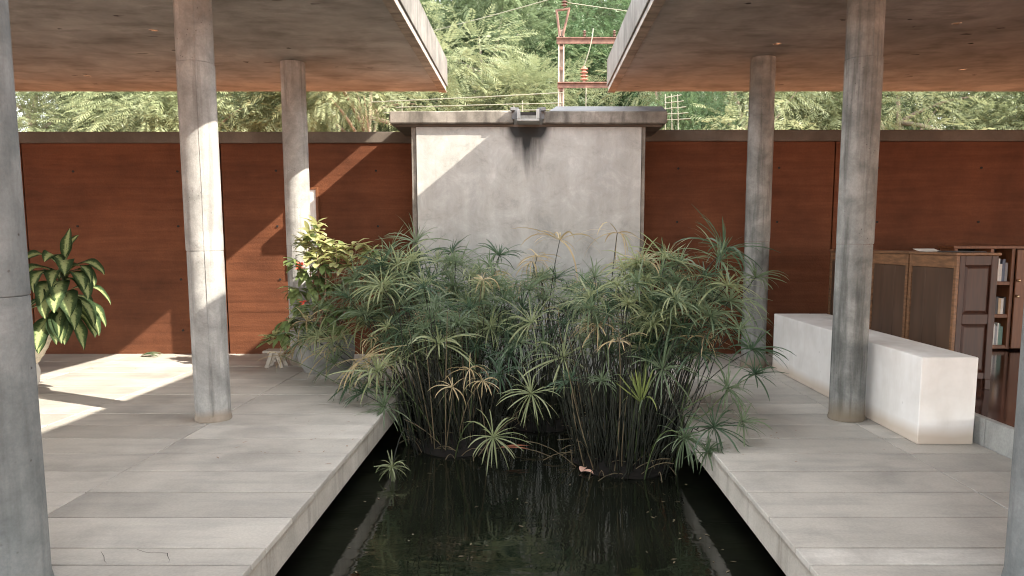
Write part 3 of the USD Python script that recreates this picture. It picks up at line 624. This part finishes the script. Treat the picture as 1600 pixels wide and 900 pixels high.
def umbel(p, r, kind, axis, rng):
    n = int(rng.integers(23, 33)); 
    if kind == 3: n = int(rng.integers(12, 17))
    az = np.arange(n) / n * 2 * PI + rng.uniform(-.16, .16, n)
    if kind == 4:
        el = rng.uniform(1.0, 1.42, n); droop = rng.uniform(.0, .15, n); Ls = rng.uniform(.9, 1.25, n) * r * 1.2
    elif kind == 3:
        el = rng.uniform(-.15, .7, n); droop = rng.uniform(.6, 2.0, n); Ls = rng.uniform(.85, 1.25, n) * r * 1.05
    else:
        el = rng.uniform(-.15, .85, n); droop = rng.uniform(.35, 1.6, n); Ls = rng.uniform(.8, 1.2, n) * r * 1.22
    d = np.stack([np.cos(az) * np.cos(el), np.sin(az) * np.cos(el), np.sin(el)], 1)
    ax = np.asarray(axis, float); ax /= np.linalg.norm(ax)
    x = np.cross([0, 1, 0.01], ax); x /= np.linalg.norm(x); y = np.cross(ax, x)
    d = d[:, :1] * x + d[:, 1:2] * y + d[:, 2:] * ax
    base = np.repeat(np.asarray(p, float)[None], n, 0) + d * .006
    W = rng.uniform(.010, .018, n) * (1.0 if kind != 3 else .9) * (.7 + r)
    br = rng.random(n) < .10; droop = np.where(br, droop + 2.2, droop); Ls = np.where(rng.random(n) < .12, Ls * .55, Ls)
    a = ribbons(base, d, Ls, W, droop, 6, rng)
    # inner young rays, shorter and more upright
    if kind in (0, 1, 2):
        k = 12; az = rng.uniform(0, 2 * PI, k); el = rng.uniform(.6, 1.4, k)
        d2 = np.stack([np.cos(az) * np.cos(el), np.sin(az) * np.cos(el), np.sin(el)], 1); d2 = d2[:, :1] * x + d2[:, 1:2] * y + d2[:, 2:] * ax
        b_ = ribbons(np.repeat(np.asarray(p, float)[None], k, 0), d2, rng.uniform(.25, .8, k) * r, np.full(k, .010), rng.uniform(.0, .6, k), 5, rng)
        a = cat_(a, b_)
    return a

def papyrus(name_label, listed, centre, extra, box3, nthick, seed, lean=1.0):
    cx, cy, rx, ry = centre
    rng = np.random.default_rng(seed)
    t = thing('papyrus_plant', name_label, 'plant', (cx, cy, WZ))
    o = np.array([cx, cy, WZ])
    items = [tuple(q) for q in listed]
    (x0, x1), (y0, y1), (z0, z1) = box3
    while extra > 0:
        q = rng.uniform(-1, 1, 3)
        if (q ** 2).sum() > 1: continue
        x, y, z = (x0 + x1) / 2 + q[0] * (x1 - x0) / 2, (y0 + y1) / 2 + q[1] * (y1 - y0) / 2, (z0 + z1) / 2 + q[2] * (z1 - z0) / 2
        items.append((x, y, z, rng.uniform(.13, .30), int(rng.choice([0, 0, 1, 1, 1, 2, 2, 2, 3])))); extra -= 1
    for (x, y, z, r, kind) in items:
        a, rad = rng.uniform(0, 2 * PI), math.sqrt(rng.uniform(0, 1))
        base = np.array([np.clip(cx + .35 * (x - cx) + math.cos(a) * rad * rx * .7, cx - rx, cx + rx), np.clip(cy + .3 * (y - cy) + math.sin(a) * rad * ry * .7, cy - ry, cy + ry), WZ - .03])
        top = np.array([x, y, z + r * .15])
        h = max(.12, top[2] - base[2])
        mid = base * .45 + top * .55; mid[2] = base[2] + h * .72
        mid[:2] = base[:2] + (top[:2] - base[:2]) * .34
        if z < .1: mid[2] = max(mid[2], .18); 
        pts = bez(base, mid, top, 9)
        # stay off the deck edge: stems lean over it, above the paving
        over = np.maximum(pts[:, 0] - (PX1 - .05), (PX0 + .05) - pts[:, 0])
        pts[:, 2] = np.where(over > 0, np.maximum(pts[:, 2], .035), pts[:, 2])
        axis = (pts[-1] - pts[-2]); axis = axis / np.linalg.norm(axis) * .6 + np.array([0, 0, .5])
        s = obj('stem', tube(pts - o, np.linspace(.0065, .0038, 9), 5), 'stem_straw' if kind == 3 and rng.random() < .2 else ('stem_dark' if rng.random() < .75 else 'stem_green'), t, smooth=True)
        um = umbel(top - o, r, kind, axis, rng)
        ov = np.maximum(um.vertices[:, 0] + cx - (PX1 - .02), (PX0 + .02) - um.vertices[:, 0] - cx)
        um.vertices[:, 2] = np.where((ov > 0), np.maximum(um.vertices[:, 2], .006 - WZ + .004 * rng.random(len(um.vertices))), um.vertices[:, 2])
        obj('umbel', um, 'umbel_%d' % kind, t)
    # bare and broken stems in the thicket
    bits, dead = [], []
    for k in range(nthick):
        a, rad = rng.uniform(0, 2 * PI), math.sqrt(rng.uniform(0, 1))
        base = np.array([cx + math.cos(a) * rad * rx, cy + math.sin(a) * rad * ry, WZ - .03])
        h = rng.uniform(.5, 1.5); sp = rng.uniform(.1, .5)
        tip = base + np.array([math.cos(a) * sp * h * .8 + rng.normal(0, .12), math.sin(a) * sp * h * .6 + rng.normal(0, .12), h])
        tip[0] = np.clip(tip[0], -1.9, 1.9)
        m = tube(bez(base, base * .5 + tip * .5 + rng.normal(0, .05, 3), tip, 5) - o, np.linspace(.006, .003, 5), 4)
        (bits if rng.random() < .93 else dead).append(m)
    for k in range(nthick // 5):
        a, rad = rng.uniform(0, 2 * PI), math.sqrt(rng.uniform(.3, 1))
        base = np.array([cx + math.cos(a) * rad * rx * 1.1, cy + math.sin(a) * rad * ry * 1.1, WZ + .0])
        d = rng.normal(0, 1, 3); d[2] = abs(d[2]) * .35; d /= np.linalg.norm(d)
        l = rng.uniform(.2, .7); tip = base + d * l
        tip[0] = np.clip(tip[0], PX0 + .05, PX1 - .05)
        dead.append(tube(bez(base, (base + tip) / 2 + np.array([0, 0, .1]), tip, 5) - o, .004, 4))
    obj('stem_thicket', cat_(*bits), 'stem_dark', t, kind='stuff')
    obj('dead_stems', cat_(*dead), 'stem_straw', t, kind='stuff')
    root = trimesh.creation.icosphere(3, 1.0); root.vertices *= np.array([rx * 1.02, ry * 1.02, .10]); root.vertices += (meshkit.fbm(root.vertices * 9, 3) - .5)[:, None] * .09
    obj('root_mat', root, 'soil', t, smooth=True)
    return t
papyrus('left clump of papyrus leaning over the left walkway and flowering shrub', LEFT, (-.78, 7.75, .50, .75), 122, ((-1.95, -.05), (7.0, 9.1), (.10, 1.48)), 190, 11)
papyrus('middle clump of papyrus with straw heads before the grey block', MID, (.12, 8.35, .42, .40), 30, ((-.50, .80), (7.6, 9.0), (.40, 1.25)), 110, 12)
papyrus('right clump of papyrus with tall dark stems beside the right walkway', RIGHT, (.86, 6.85, .46, .52), 96, ((.35, 1.82), (6.2, 7.9), (.40, 1.42)), 210, 13)

# things afloat and fallen leaves
def fallen(name, label, loc, n, col, Lg, W, rz, spread=.8, cat='leaf', el=.15):
    t = thing(name, label, cat, loc, rz)
    for k in range(n):
        m, uv = leaf((0, 0, .006 + .006 * k), spread * (k - (n - 1) / 2), el, Lg, W, el * 2.2, .25, 7, 2)
        m.vertices[:, 2] = np.maximum(m.vertices[:, 2], .003)
        obj('leaf_blade', m, col, t, smooth=True, uv=uv)
    return t
fallen('fallen_leaf', 'pale green fallen leaf cluster on the floor by the left wall', (-5.50, 10.26, 0), 3, 'umbel_1', .30, .07, .1, .35, el=.35)
fallen('floating_leaf', 'pale pink withered leaf floating at the foot of the right papyrus', (.44, 6.50, WZ), 2, 'petal_pink', .13, .07, .4, 1.6, el=.6)
fallen('floating_leaf', 'reddish brown leaf lying among dead stems between papyrus clumps', (-.32, 6.95, WZ + .1), 2, 'copper_leaf', .30, .05, .0, .3, el=.1)

rf = np.random.default_rng(63); bits = []
for k in range(90):
    x, y = rf.uniform(-1.3, 1.3), rf.uniform(3.6, 7.6)
    if k > 50: x, y = rf.choice([-1, 1]) * rf.uniform(.9, 1.38), rf.uniform(4.2, 7)
    m, _ = leaf((0, 0, 0), rf.uniform(0, 2 * PI), .0, rf.uniform(.012, .05), rf.uniform(.006, .016), .0, .1, 3, 2)
    m.apply_translation([x, y, WZ + .0025]); bits.append(m)
obj('floating_debris', cat_(*bits), 'stem_straw', kind='stuff', label='specks of leaf litter floating on the pool')
rl_ = np.random.default_rng(71)
bits = []
for k in range(150):
    sd = rl_.choice([-1, 1]); x = sd * (1.45 + abs(rl_.normal(0, .55))); y = rl_.uniform(5.2, 9.9)
    if sd < 0 and rl_.random() < .3: x = rl_.uniform(-6.5, -1.5); y = rl_.uniform(9.2, 10.4)
    if x > 2.95: continue
    m, _ = leaf((0, 0, 0), rl_.uniform(0, 2 * PI), .25, rl_.uniform(.012, .06), rl_.uniform(.004, .014), .5, .2, 3, 2)
    m.vertices[:, 2] = np.abs(m.vertices[:, 2]); m.apply_translation([x, y, .003]); bits.append(m)
obj('leaf_litter', cat_(*bits), 'twig', kind='stuff', label='small dry leaf bits scattered on the paving')
# ------------------------------------------------------------------ flowering shrub in a grey pot
sb = thing('flowering_shrub', 'shrub with red flowers and upper leaves painted sunlit pale in the grey pot by the far left column', 'plant', (-2.57, 9.12, 0))
rs = np.random.default_rng(31)
O = np.array([-2.57, 9.12, 0])
tips = [((-2.63, 9.1, 1.84), 1), ((-2.80, 9.1, 1.62), 1), ((-2.62, 9.05, 1.62), 1), ((-2.46, 9.1, 1.55), 1), ((-2.30, 9.1, 1.54), 1), ((-2.13, 9.1, 1.60), 1), ((-1.95, 9.1, 1.52), 1), ((-1.80, 9.1, 1.42), 1), ((-2.90, 9.0, 1.40), 0),
        ((-2.62, 9.0, 1.22), 0), ((-2.76, 8.95, 1.28), 0), ((-2.90, 9.0, 1.05), 0), ((-2.52, 8.95, 1.35), 0), ((-2.42, 9.0, 1.10), 0), ((-2.80, 8.9, .86), 0), ((-2.55, 8.9, .90), 0), ((-2.25, 9.1, 1.18), 0), ((-2.70, 8.9, .62), 0), ((-2.30, 9.0, .80), 0), ((-3.20, 8.95, .40), 1), ((-2.10, 9.1, .98), 1), ((-2.72, 9.0, 1.46), 1), ((-2.68, 8.95, 1.08), 0), ((-2.58, 8.9, 1.42), 1), ((-2.45, 8.9, .72), 0), ((-2.38, 9.0, 1.36), 1), ((-2.20, 9.0, 1.40), 1), ((-2.62, 8.8, .55), 0), ((-2.34, 8.85, .58), 0), ((-2.84, 8.85, .70), 1), ((-2.16, 8.95, .80), 0), ((-3.05, 8.85, .48), 0), ((-2.95, 8.8, .66), 0), ((-2.52, 9.0, 1.60), 1), ((-2.70, 9.0, 1.72), 1), ((-2.38, 9.0, 1.52), 1)]
for (p, pale) in tips:
    p = np.array(p) - O
    b0 = np.array([rs.uniform(-.12, .12), rs.uniform(-.12, .12), .40])
    md = b0 * .5 + p * .5 + np.array([rs.normal(0, .06), rs.normal(0, .05), .18 if p[2] > .5 else .30])
    path = bez(b0, md, p, 9)
    br = obj('branch', tube(path, np.linspace(.012, .004, 9), 6), 'twig', sb, smooth=True)
    n = int(rs.integers(16, 24))
    for k in range(n):
        q = path[-1] * (1 - k / n * .35) + path[-4] * (k / n * .35)
        m, uv = leaf(q, rs.uniform(0, 2 * PI), rs.uniform(-.3, .9) if pale else rs.uniform(-.9, .4), rs.uniform(.13, .23), rs.uniform(.055, .088), rs.uniform(.2, 1.0), .25, 5, 2, peak=.6)
        obj('leaf', m, 'shrub_sunlit' if pale and rs.random() < .8 else 'shrub_leaf', br, smooth=True)
for (x, y, z) in ((-2.77, 8.88, 1.30), (-2.74, 8.84, .87)):
    fl = None
    for k in range(14):
        m, uv = leaf(np.array([x, y, z]) - O + rs.normal(0, .022, 3), rs.uniform(0, 2 * PI), rs.uniform(-.4, .9), .05, .035, .4, .3, 3, 2)
        fl = m if fl is None else cat_(fl, m)
    obj('flower', fl, 'petal_red', sb)
pot = thing('plant_pot', 'round grey cement bowl holding the flowering shrub', 'pot', (-2.57, 9.12, 0))
obj('bowl', lathe([(.0, 0), (.25, 0), (.27, .01), (.335, .14), (.352, .28), (.345, .40), (.352, .425), (.338, .43), (.318, .42), (.31, .36), (.0, .36)], 40), 'pot_grey', pot, smooth=40)
so = lathe([(.0, .375), (.309, .372), (.309, .362)], 24); so.vertices[:, 2] += (meshkit.noise(so.vertices * 30) - .5) * .012
obj('soil', so, 'soil', pot)

# ------------------------------------------------------------------ variegated dumb cane in a white pot
dc = thing('variegated_plant', 'leafy dumb cane plant with cream and green leaves by the left column', 'plant', (-5.25, 7.55, 0))
rd = np.random.default_rng(41)
O = np.array([-5.25, 7.55, 0])
cane = bez((.08, 0, .38), (.22, 0, .50), (.36, 0, .86), 12)
rad = np.linspace(.052, .034, 12) * (1 + .12 * (np.arange(12) % 2))
obj('cane', tube(cane, rad, 12), 'cane', dc, smooth=50)
cane2 = bez((.36, 0, .86), (.44, 0, 1.05), (.50, -.02, 1.30), 8)
obj('cane', tube(cane2, np.linspace(.034, .018, 8), 10), 'stem_green', dc, smooth=True)
for k in range(2): obj('cane', tube(bez((.02 + .03 * k, -.05, .40), (.08, -.1, .45), (.10 + .05 * k, -.12, .50 + .08 * k), 6), [.04, .038, .036, .03, .025, .012], 8), 'cane', dc, smooth=40)
#  x,z of attachment, azimuth, elevation, length, width, droop
LV = [(.50, 1.30, -.6, 1.25, .42, .13, .5), (.50, 1.30, 1.2, 1.35, .36, .12, .9), (.48, 1.26, -1.5, 1.0, .40, .17, 2.0), (.47, 1.24, 3.3, .9, .50, .19, 1.7), (.47, 1.2, .2, .75, .50, .19, 1.9),
      (.46, 1.18, -.5, .45, .52, .20, 1.8), (.45, 1.14, -2.2, .6, .50, .20, 2.0), (.44, 1.12, 2.5, .7, .48, .19, 1.8), (.44, 1.08, -1.1, .2, .55, .21, 1.6), (.43, 1.06, -2.9, .5, .46, .18, 2.1),
      (.43, 1.04, .5, .35, .55, .18, 1.7), (.42, 1.0, -1.8, .1, .50, .19, 1.5), (.41, .98, -.2, .1, .58, .20, 1.7), (.40, .95, 1.4, .3, .5, .18, 1.6), (.40, .93, -2.5, .0, .45, .19, 1.4), (.39, .90, -.9, -.2, .52, .20, 1.3),
      (.38, .88, .1, -.1, .50, .18, 1.5), (.37, .86, -1.5, -.4, .46, .18, 1.0), (.46, 1.2, -1.2, .5, .45, .18, 1.9), (.43, 1.02, -.7, -.1, .56, .2, 1.4),
      (.47, 1.22, -.9, .9, .5, .2, 2.4), (.45, 1.15, -1.7, .7, .52, .2, 2.5), (.44, 1.1, -.3, .6, .55, .2, 2.4), (.42, 1.0, -1.3, .4, .55, .2, 2.2), (.41, .95, -.6, .2, .52, .2, 1.9), (.45, 1.1, -1.4, .35, .5, .22, 1.7), (.44, 1.04, -.8, .15, .52, .22, 1.6), (.43, .98, -1.9, .1, .5, .21, 1.5), (.46, 1.2, -.2, .7, .5, .2, 2.3), (.42, .93, -.9, -.45, .48, .2, 1.0), (.46, 1.16, -2.7, .8, .5, .2, 2.3), (.43, 1.05, -1.0, .7, .6, .21, 2.6), (.45, 1.12, .1, .9, .5, .18, 2.6), (.42, .96, -1.1, -.5, .50, .2, .9), (.42, .92, -.4, -.6, .52, .2, .8), (.44, .98, -.1, -.3, .55, .2, 1.1), (.40, .88, -1.7, -.7, .45, .19, .7), (.47, 1.05, .3, -.4, .5, .18, 1.0)]
for (x, z, az, el, lg, w, dr) in LV:
    stalk = .12
    d = np.array([math.cos(az) * math.cos(el + .3), math.sin(az) * math.cos(el + .3), math.sin(el + .3)])
    a0 = np.array([x, 0, z]); a1 = a0 + d * stalk
    m, uv = leaf(a1, az, el, lg * .90, w * 1.08, dr, .22, 14, 6, wav=.10, twist=rd.uniform(-.6, .6), peak=.42)
    m.vertices[:, 0] = x + (m.vertices[:, 0] - x) * .84
    lf = obj('leaf', m, 'variegated', dc, smooth=True, uv=uv)
    obj('stalk', tube([a0, a0 * .5 + a1 * .5, a1], [.012, .009, .007], 6), 'stem_green', lf, smooth=True)
pw = thing('plant_pot', 'white round pot half hidden behind the near left column', 'pot', (-5.41, 7.55, 0))
obj('bowl', lathe([(.0, 0), (.17, 0), (.19, .01), (.255, .15), (.265, .26), (.235, .38), (.245, .41), (.232, .415), (.215, .40), (.21, .36), (.0, .36)], 36), 'white_plaster', pw, smooth=40)
obj('soil', lathe([(.0, .372), (.209, .37), (.209, .362)], 20), 'soil', pw)

# ------------------------------------------------------------------ electric pole frame beyond the block
up = thing('utility_pole', 'rusty two legged electric pole frame with crossarms and insulators behind the block', 'utility pole', (.60, 16.0, 0))
G = -.28
obj('pole', cat_(box(-.065, -.035, -.05, .05, G, 6.0), box(.035, .065, -.05, .05, G, 6.0), box(-.034, .034, .03, .05, G, 6.0)), 'pole_paint', up)
obj('pole', cat_(box(1.985, 2.015, -.05, .05, G, 4.98), box(2.085, 2.115, -.05, .05, G, 4.98), box(2.016, 2.084, .03, .05, G, 4.98)), 'pole_paint', up)
for k in range(14):
    obj('lacing', box(-.034, .034, -.055, -.050, G + .4 + k * .42, G + .47 + k * .42), 'rust', up)
obj('crossarm', cat_(box(-.10, 2.9, -.085, -.055, 5.69, 5.815), box(-.10, 2.9, -.12, -.0855, 5.79, 5.815)), 'rust', up)
obj('crossarm', cat_(box(-.08, 2.9, -.085, -.055, 4.80, 4.915), box(-.08, 2.9, -.12, -.0855, 4.89, 4.915)), 'rust', up)
q = np.array([[-.06, -.03, 5.9], [.05, -.03, 5.9], [-.11, -.03, 6.32], [.20, -.03, 6.32], [-.06, .03, 5.9], [.05, .03, 5.9], [-.11, .03, 6.32], [.20, .03, 6.32]])
obj('top_bracket', cat_(tube([(-.03, -.04, 5.85), (-.10, -.04, 6.36)], .028, 6), tube([(.03, -.04, 5.85), (.16, -.04, 6.40)], .028, 6), tube([(-.12, -.04, 6.36), (.18, -.04, 6.40)], .025, 6)), 'rust', up)
def insulator(x, z, s, m):
    prof = [(.0, 0), (.03, 0), (.03, .03)]
    for k in range(4):
        z0 = .03 + k * .07; prof += [(.035, z0), (.085, z0 + .012), (.08, z0 + .025), (.035, z0 + .05)]
    prof += [(.03, .32), (.0, .33)]
    i = lathe(np.array(prof) * s, 14); i.apply_translation([x, -.07, z]); obj('insulator', i, m, up, smooth=35)
insulator(.06, 6.42, .8, 'porcelain'); insulator(.20, 6.60, .7, 'porcelain')
insulator(.48, 5.82, .45, 'porcelain'); insulator(1.10, 5.82, .45, 'porcelain'); insulator(1.75, 5.82, .45, 'porcelain')
insulator(.48, 4.92, 1.0, 'porcelain_red'); insulator(1.7, 4.92, 1.0, 'porcelain_red')
obj('jumper_wire', tube(bez((.48, -.07, 5.26), (.62, -.2, 5.6), (.66, -.07, 6.0), 8), .010, 4), 'wire', up)
obj('jumper_wire', tube([(.52, -.08, 4.8), (.52, -.09, 2.0)], .010, 4), 'wire', up)
def cable(a, b_, sag, label, name='cable', r=.008):
    mid = (np.array(a) + np.array(b_)) / 2 - np.array([0, 0, sag * 2])
    tag(obj(name, tube(bez(a, mid, b_, 18), r, 4), 'wire'), label, 'cable')
cable((.66, 15.93, 6.66), (-14, 22, 6.0), .4, 'highest pale overhead cable running left from the pole top')
cable((.66, 15.93, 6.52), (14, 17.5, 6.1), .25, 'pale overhead cable running right from the pole top')
# thin pipe rail on the far side of the block
rl = thing('pipe_rail', 'low pale pipe rail crossing behind the grey block', 'rail', (0, 12.2, 0))
for k, (z0, z1, x0) in enumerate(((3.86, 3.98, -2.6), (3.78, 3.82, -2.2), (3.70, 3.72, -2.4))):
    obj('rail', tube([(x0, .02 * k, z0 - .03), (-.8, .02 * k, (z0 + z1) / 2 - .01), (.50, .02 * k, z1)], .007, 5), 'wire', rl)
for x, z in ((-.16, 3.86), (-.30, 3.82), (-2.1, 3.82), (.45, 3.97)): obj('post', tube([(x, .03, G), (x, .03, z)], .008, 5), 'wire', rl)
rl2 = thing('wire_trellis', 'pale thin wire trellis standing behind the right end of the block', 'trellis', (2.25, 12.4, 0))
for k in range(5): obj('wire', tube([(-.15 + .02 * k, 0, 3.62 + .09 * k - .04), (.34 - .04 * k, .0, 3.60 + .095 * k)], .007, 4), 'wire', rl2)
for k in range(3): obj('post', tube([(.02 + .14 * k, .03, G), (-.08 + .10 * k, .03, 4.0)], .008, 4), 'wire', rl2)

# ------------------------------------------------------------------ trees beyond the wall
def frond_mesh(rng, n_leaf, Lf, lw):
    """one drooping feathery frond at the origin along +x: vertices (n_leaf*4,3)"""
    t = np.linspace(.12, 1, n_leaf // 2)
    ax = np.stack([t * Lf, 0 * t, -.35 * Lf * t ** 2], 1)
    V = []
    for s in (-1, 1):
        l = Lf * .30 * np.sin(PI * (.15 + .8 * t)) * rng.uniform(.8, 1.2, len(t))
        d = np.stack([.55 + 0 * t, s * .8 + 0 * t, -.35 + rng.uniform(-.25, .25, len(t))], 1); d /= np.linalg.norm(d, axis=1, keepdims=True)
        w = np.stack([lw + 0 * t, -s * lw * .4 + 0 * t, rng.uniform(-.6, .6, len(t)) * lw], 1) * .5
        a, c = ax, ax + d * l[:, None]; m_ = ax + d * (l * .5)[:, None]
        V.append(np.stack([a, m_ + w, c, m_ - w], 1))
    return np.concatenate(V).reshape(-1, 3)

def crown(seed, rx, ry, rz, clumps, fronds, n_leaf, Lf, lw, droop=.3, hole=.25):
    rng = np.random.default_rng(seed)
    protos = [frond_mesh(rng, n_leaf, 1.0, lw / Lf) for _ in range(6)]
    C = []
    while len(C) < clumps:
        q = rng.uniform(-1, 1, 3); rr = np.linalg.norm(q)
        if rr > 1 or rr < .35: continue
        if meshkit.noise(np.array([q * 2.2 + seed]))[0] < hole: continue
        C.append(q * np.array([rx, ry, rz]))
    C = np.array(C); allV = []
    for c in C:
        r = rng.uniform(.45, .95) * min(rx, rz) * .42
        n = fronds
        u = rng.normal(0, 1, (n, 3)); u[:, 2] = u[:, 2] * .8 + .15; u /= np.linalg.norm(u, axis=1, keepdims=True)
        pos = c + u * (r * rng.uniform(.25, 1, (n, 1))) * np.array([1.15, 1.15, .75])
        d = u + c / np.linalg.norm(c) * .5; d[:, 2] -= droop; d /= np.linalg.norm(d, axis=1, keepdims=True)
        side = np.cross([0, 0, 1.0], d); side /= np.linalg.norm(side, axis=1, keepdims=True) + 1e-9
        upv = np.cross(d, side); ro = rng.uniform(-.8, .8, (n, 1))
        s2, u2 = side * np.cos(ro) + upv * np.sin(ro), upv * np.cos(ro) - side * np.sin(ro)
        sc = Lf * rng.uniform(.65, 1.3, n)
        k = rng.integers(0, len(protos), n)
        P = np.stack([protos[j] for j in k])                      # n, m, 3
        allV.append(pos[:, None] + sc[:, None, None] * (P[..., :1] * d[:, None] + P[..., 1:2] * s2[:, None] + P[..., 2:] * u2[:, None]))
    V = np.concatenate(allV).reshape(-1, 3); nq = len(V) // 4
    a = np.arange(nq) * 4
    F = np.vstack([np.stack([a, a + 1, a + 2], 1), np.stack([a, a + 2, a + 3], 1)])
    return trimesh.Trimesh(V, F, process=False), C

def tree(label, loc, kind, height, seed, rx, rz, clumps, fronds, n_leaf, Lf, lw, bark='bark', droop=.3, hole=.25, rz_=0):
    t = thing('feathery_tree', label, 'tree', loc, rz_)
    cz = height - rz
    m, C = crown(seed, rx, rx * .9, rz, clumps, fronds, n_leaf, Lf, lw, droop, hole)
    m.apply_translation([0, 0, cz])
    rng = np.random.default_rng(seed + 500)
    bend = rng.normal(0, .25, 2)
    tp = np.array([bend[0], bend[1], cz])
    trunk = tube(bez((0, 0, -.3), (bend[0] * .2, bend[1] * .2, cz * .5), tp, 10), np.linspace(.17, .09, 10) * height / 8, 9)
    tr = obj('trunk', trunk, bark, t, smooth=True)
    for c in C[rng.permutation(len(C))[:16]]:
        s = bez((0, 0, -.3), (bend[0] * .2, bend[1] * .2, cz * .5), tp, 10)[rng.integers(4, 10)]
        e = c * .9 + np.array([0, 0, cz])
        obj('limb', tube(bez(s, (s + e) / 2 + np.array([0, 0, .3]), e, 7), np.linspace(.06, .012, 7) * height / 8, 6), bark, tr, smooth=True)
    obj('crown', m, kind, t)
    return t
# prototypes: wide low feathery, taller, dark dense
T1 = tree('pale feathery bush tree just over the wall left of the block', (-3.6, 17.6, 0), 'tree_b', 7.6, 1, 2.9, 3.1, 70, 120, 18, .42, .022)
T2 = tree('green feathery tree filling the gap left of the electric pole', (-1.3, 21.5, 0), 'tree_a', 10.6, 2, 3.2, 4.4, 110, 140, 18, .34, .024, 'bark_pale')
T3 = tree('dark dense tree directly behind the electric pole', (1.9, 21.0, 0), 'tree_c', 8.2, 3, 2.7, 3.6, 80, 100, 16, .36, .030)
spots = [
    (T1, (-7.6, 17.0, 0), 1.3, (1, 1, .95), 'pale feathery tree seen over the wall between the two left columns'),
    (T1, (-11.6, 17.4, 0), 2.7, (1.05, 1, 1), 'pale feathery tree over the far left end of the wall'),
    (T3, (-9.6, 19.5, 0), .8, (1, 1, .95), 'dark tree between the pale crowns over the left wall'),
    (T1, (4.6, 16.6, 0), 3.9, (.95, .95, .92), 'pale feathery tree seen over the wall right of the block'),
    (T1, (8.3, 16.8, 0), 5.0, (1.05, 1, .95), 'pale feathery tree over the wall right of the stained column'),
    (T1, (12.0, 17.2, 0), .4, (1.05, 1, 1), 'pale feathery tree over the far right end of the wall'),
    (T3, (3.1, 15.2, 0), 2.0, (.36, .36, .62), 'small leafy shrub just behind the right end of the block'),
    (T2, (-6.2, 24.0, 0), 2.2, (1.1, 1.1, 1.1), 'tall green tree high behind the left roof corner'),
    (T2, (4.6, 23.5, 0), 4.1, (1.1, 1.1, 1.0), 'tall yellow green tree above the crossarm of the pole'),
    (T2, (.9, 27.5, 0), 5.3, (1.25, 1.2, 1.12), 'tall hazy green tree rising behind the pole top'),
    (T2, (-4.4, 30.0, 0), .9, (1.3, 1.3, 1.12), 'farthest tall tree with sky gaps left of the pole'),
    (T3, (9.5, 22.5, 0), 3.3, (1.2, 1.2, 1.0), 'dark tree behind the pale crowns over the right wall'),
    (T2, (-1.6, 26.0, 0), 4.4, (1.1, 1.1, .92), 'green tree filling the gap just left of the pole frame, second row'),
    (T2, (3.6, 30.5, 0), 2.6, (1.3, 1.3, 1.2), 'tall green tree in the farthest row right of the pole top'),
    (T1, (-.6, 19.0, 0), 2.2, (.95, .95, .80), 'pale feathery tree directly above the middle of the block'),
    (T2, (13.0, 25.0, 0), 1.7, (1.2, 1.2, 1.0), 'tall green tree behind the far right end of the wall'),
    (T2, (-12.5, 25.0, 0), 3.0, (1.2, 1.2, 1.0), 'tall green tree behind the far left end of the wall'),
]
for src, loc, rz, sc, lab in spots:
    dup(src, loc, rz, lab, scale=sc)
# undergrowth on the far side that reads as one mass
rg = np.random.default_rng(77)
und, _ = crown(90, 26, 3.0, 2.4, 120, 40, 14, .6, .04, .2, .0)
und.apply_translation([0, 33, 2.2])
obj('undergrowth', und, 'tree_c', kind='stuff', label='dense green undergrowth far behind the wall')
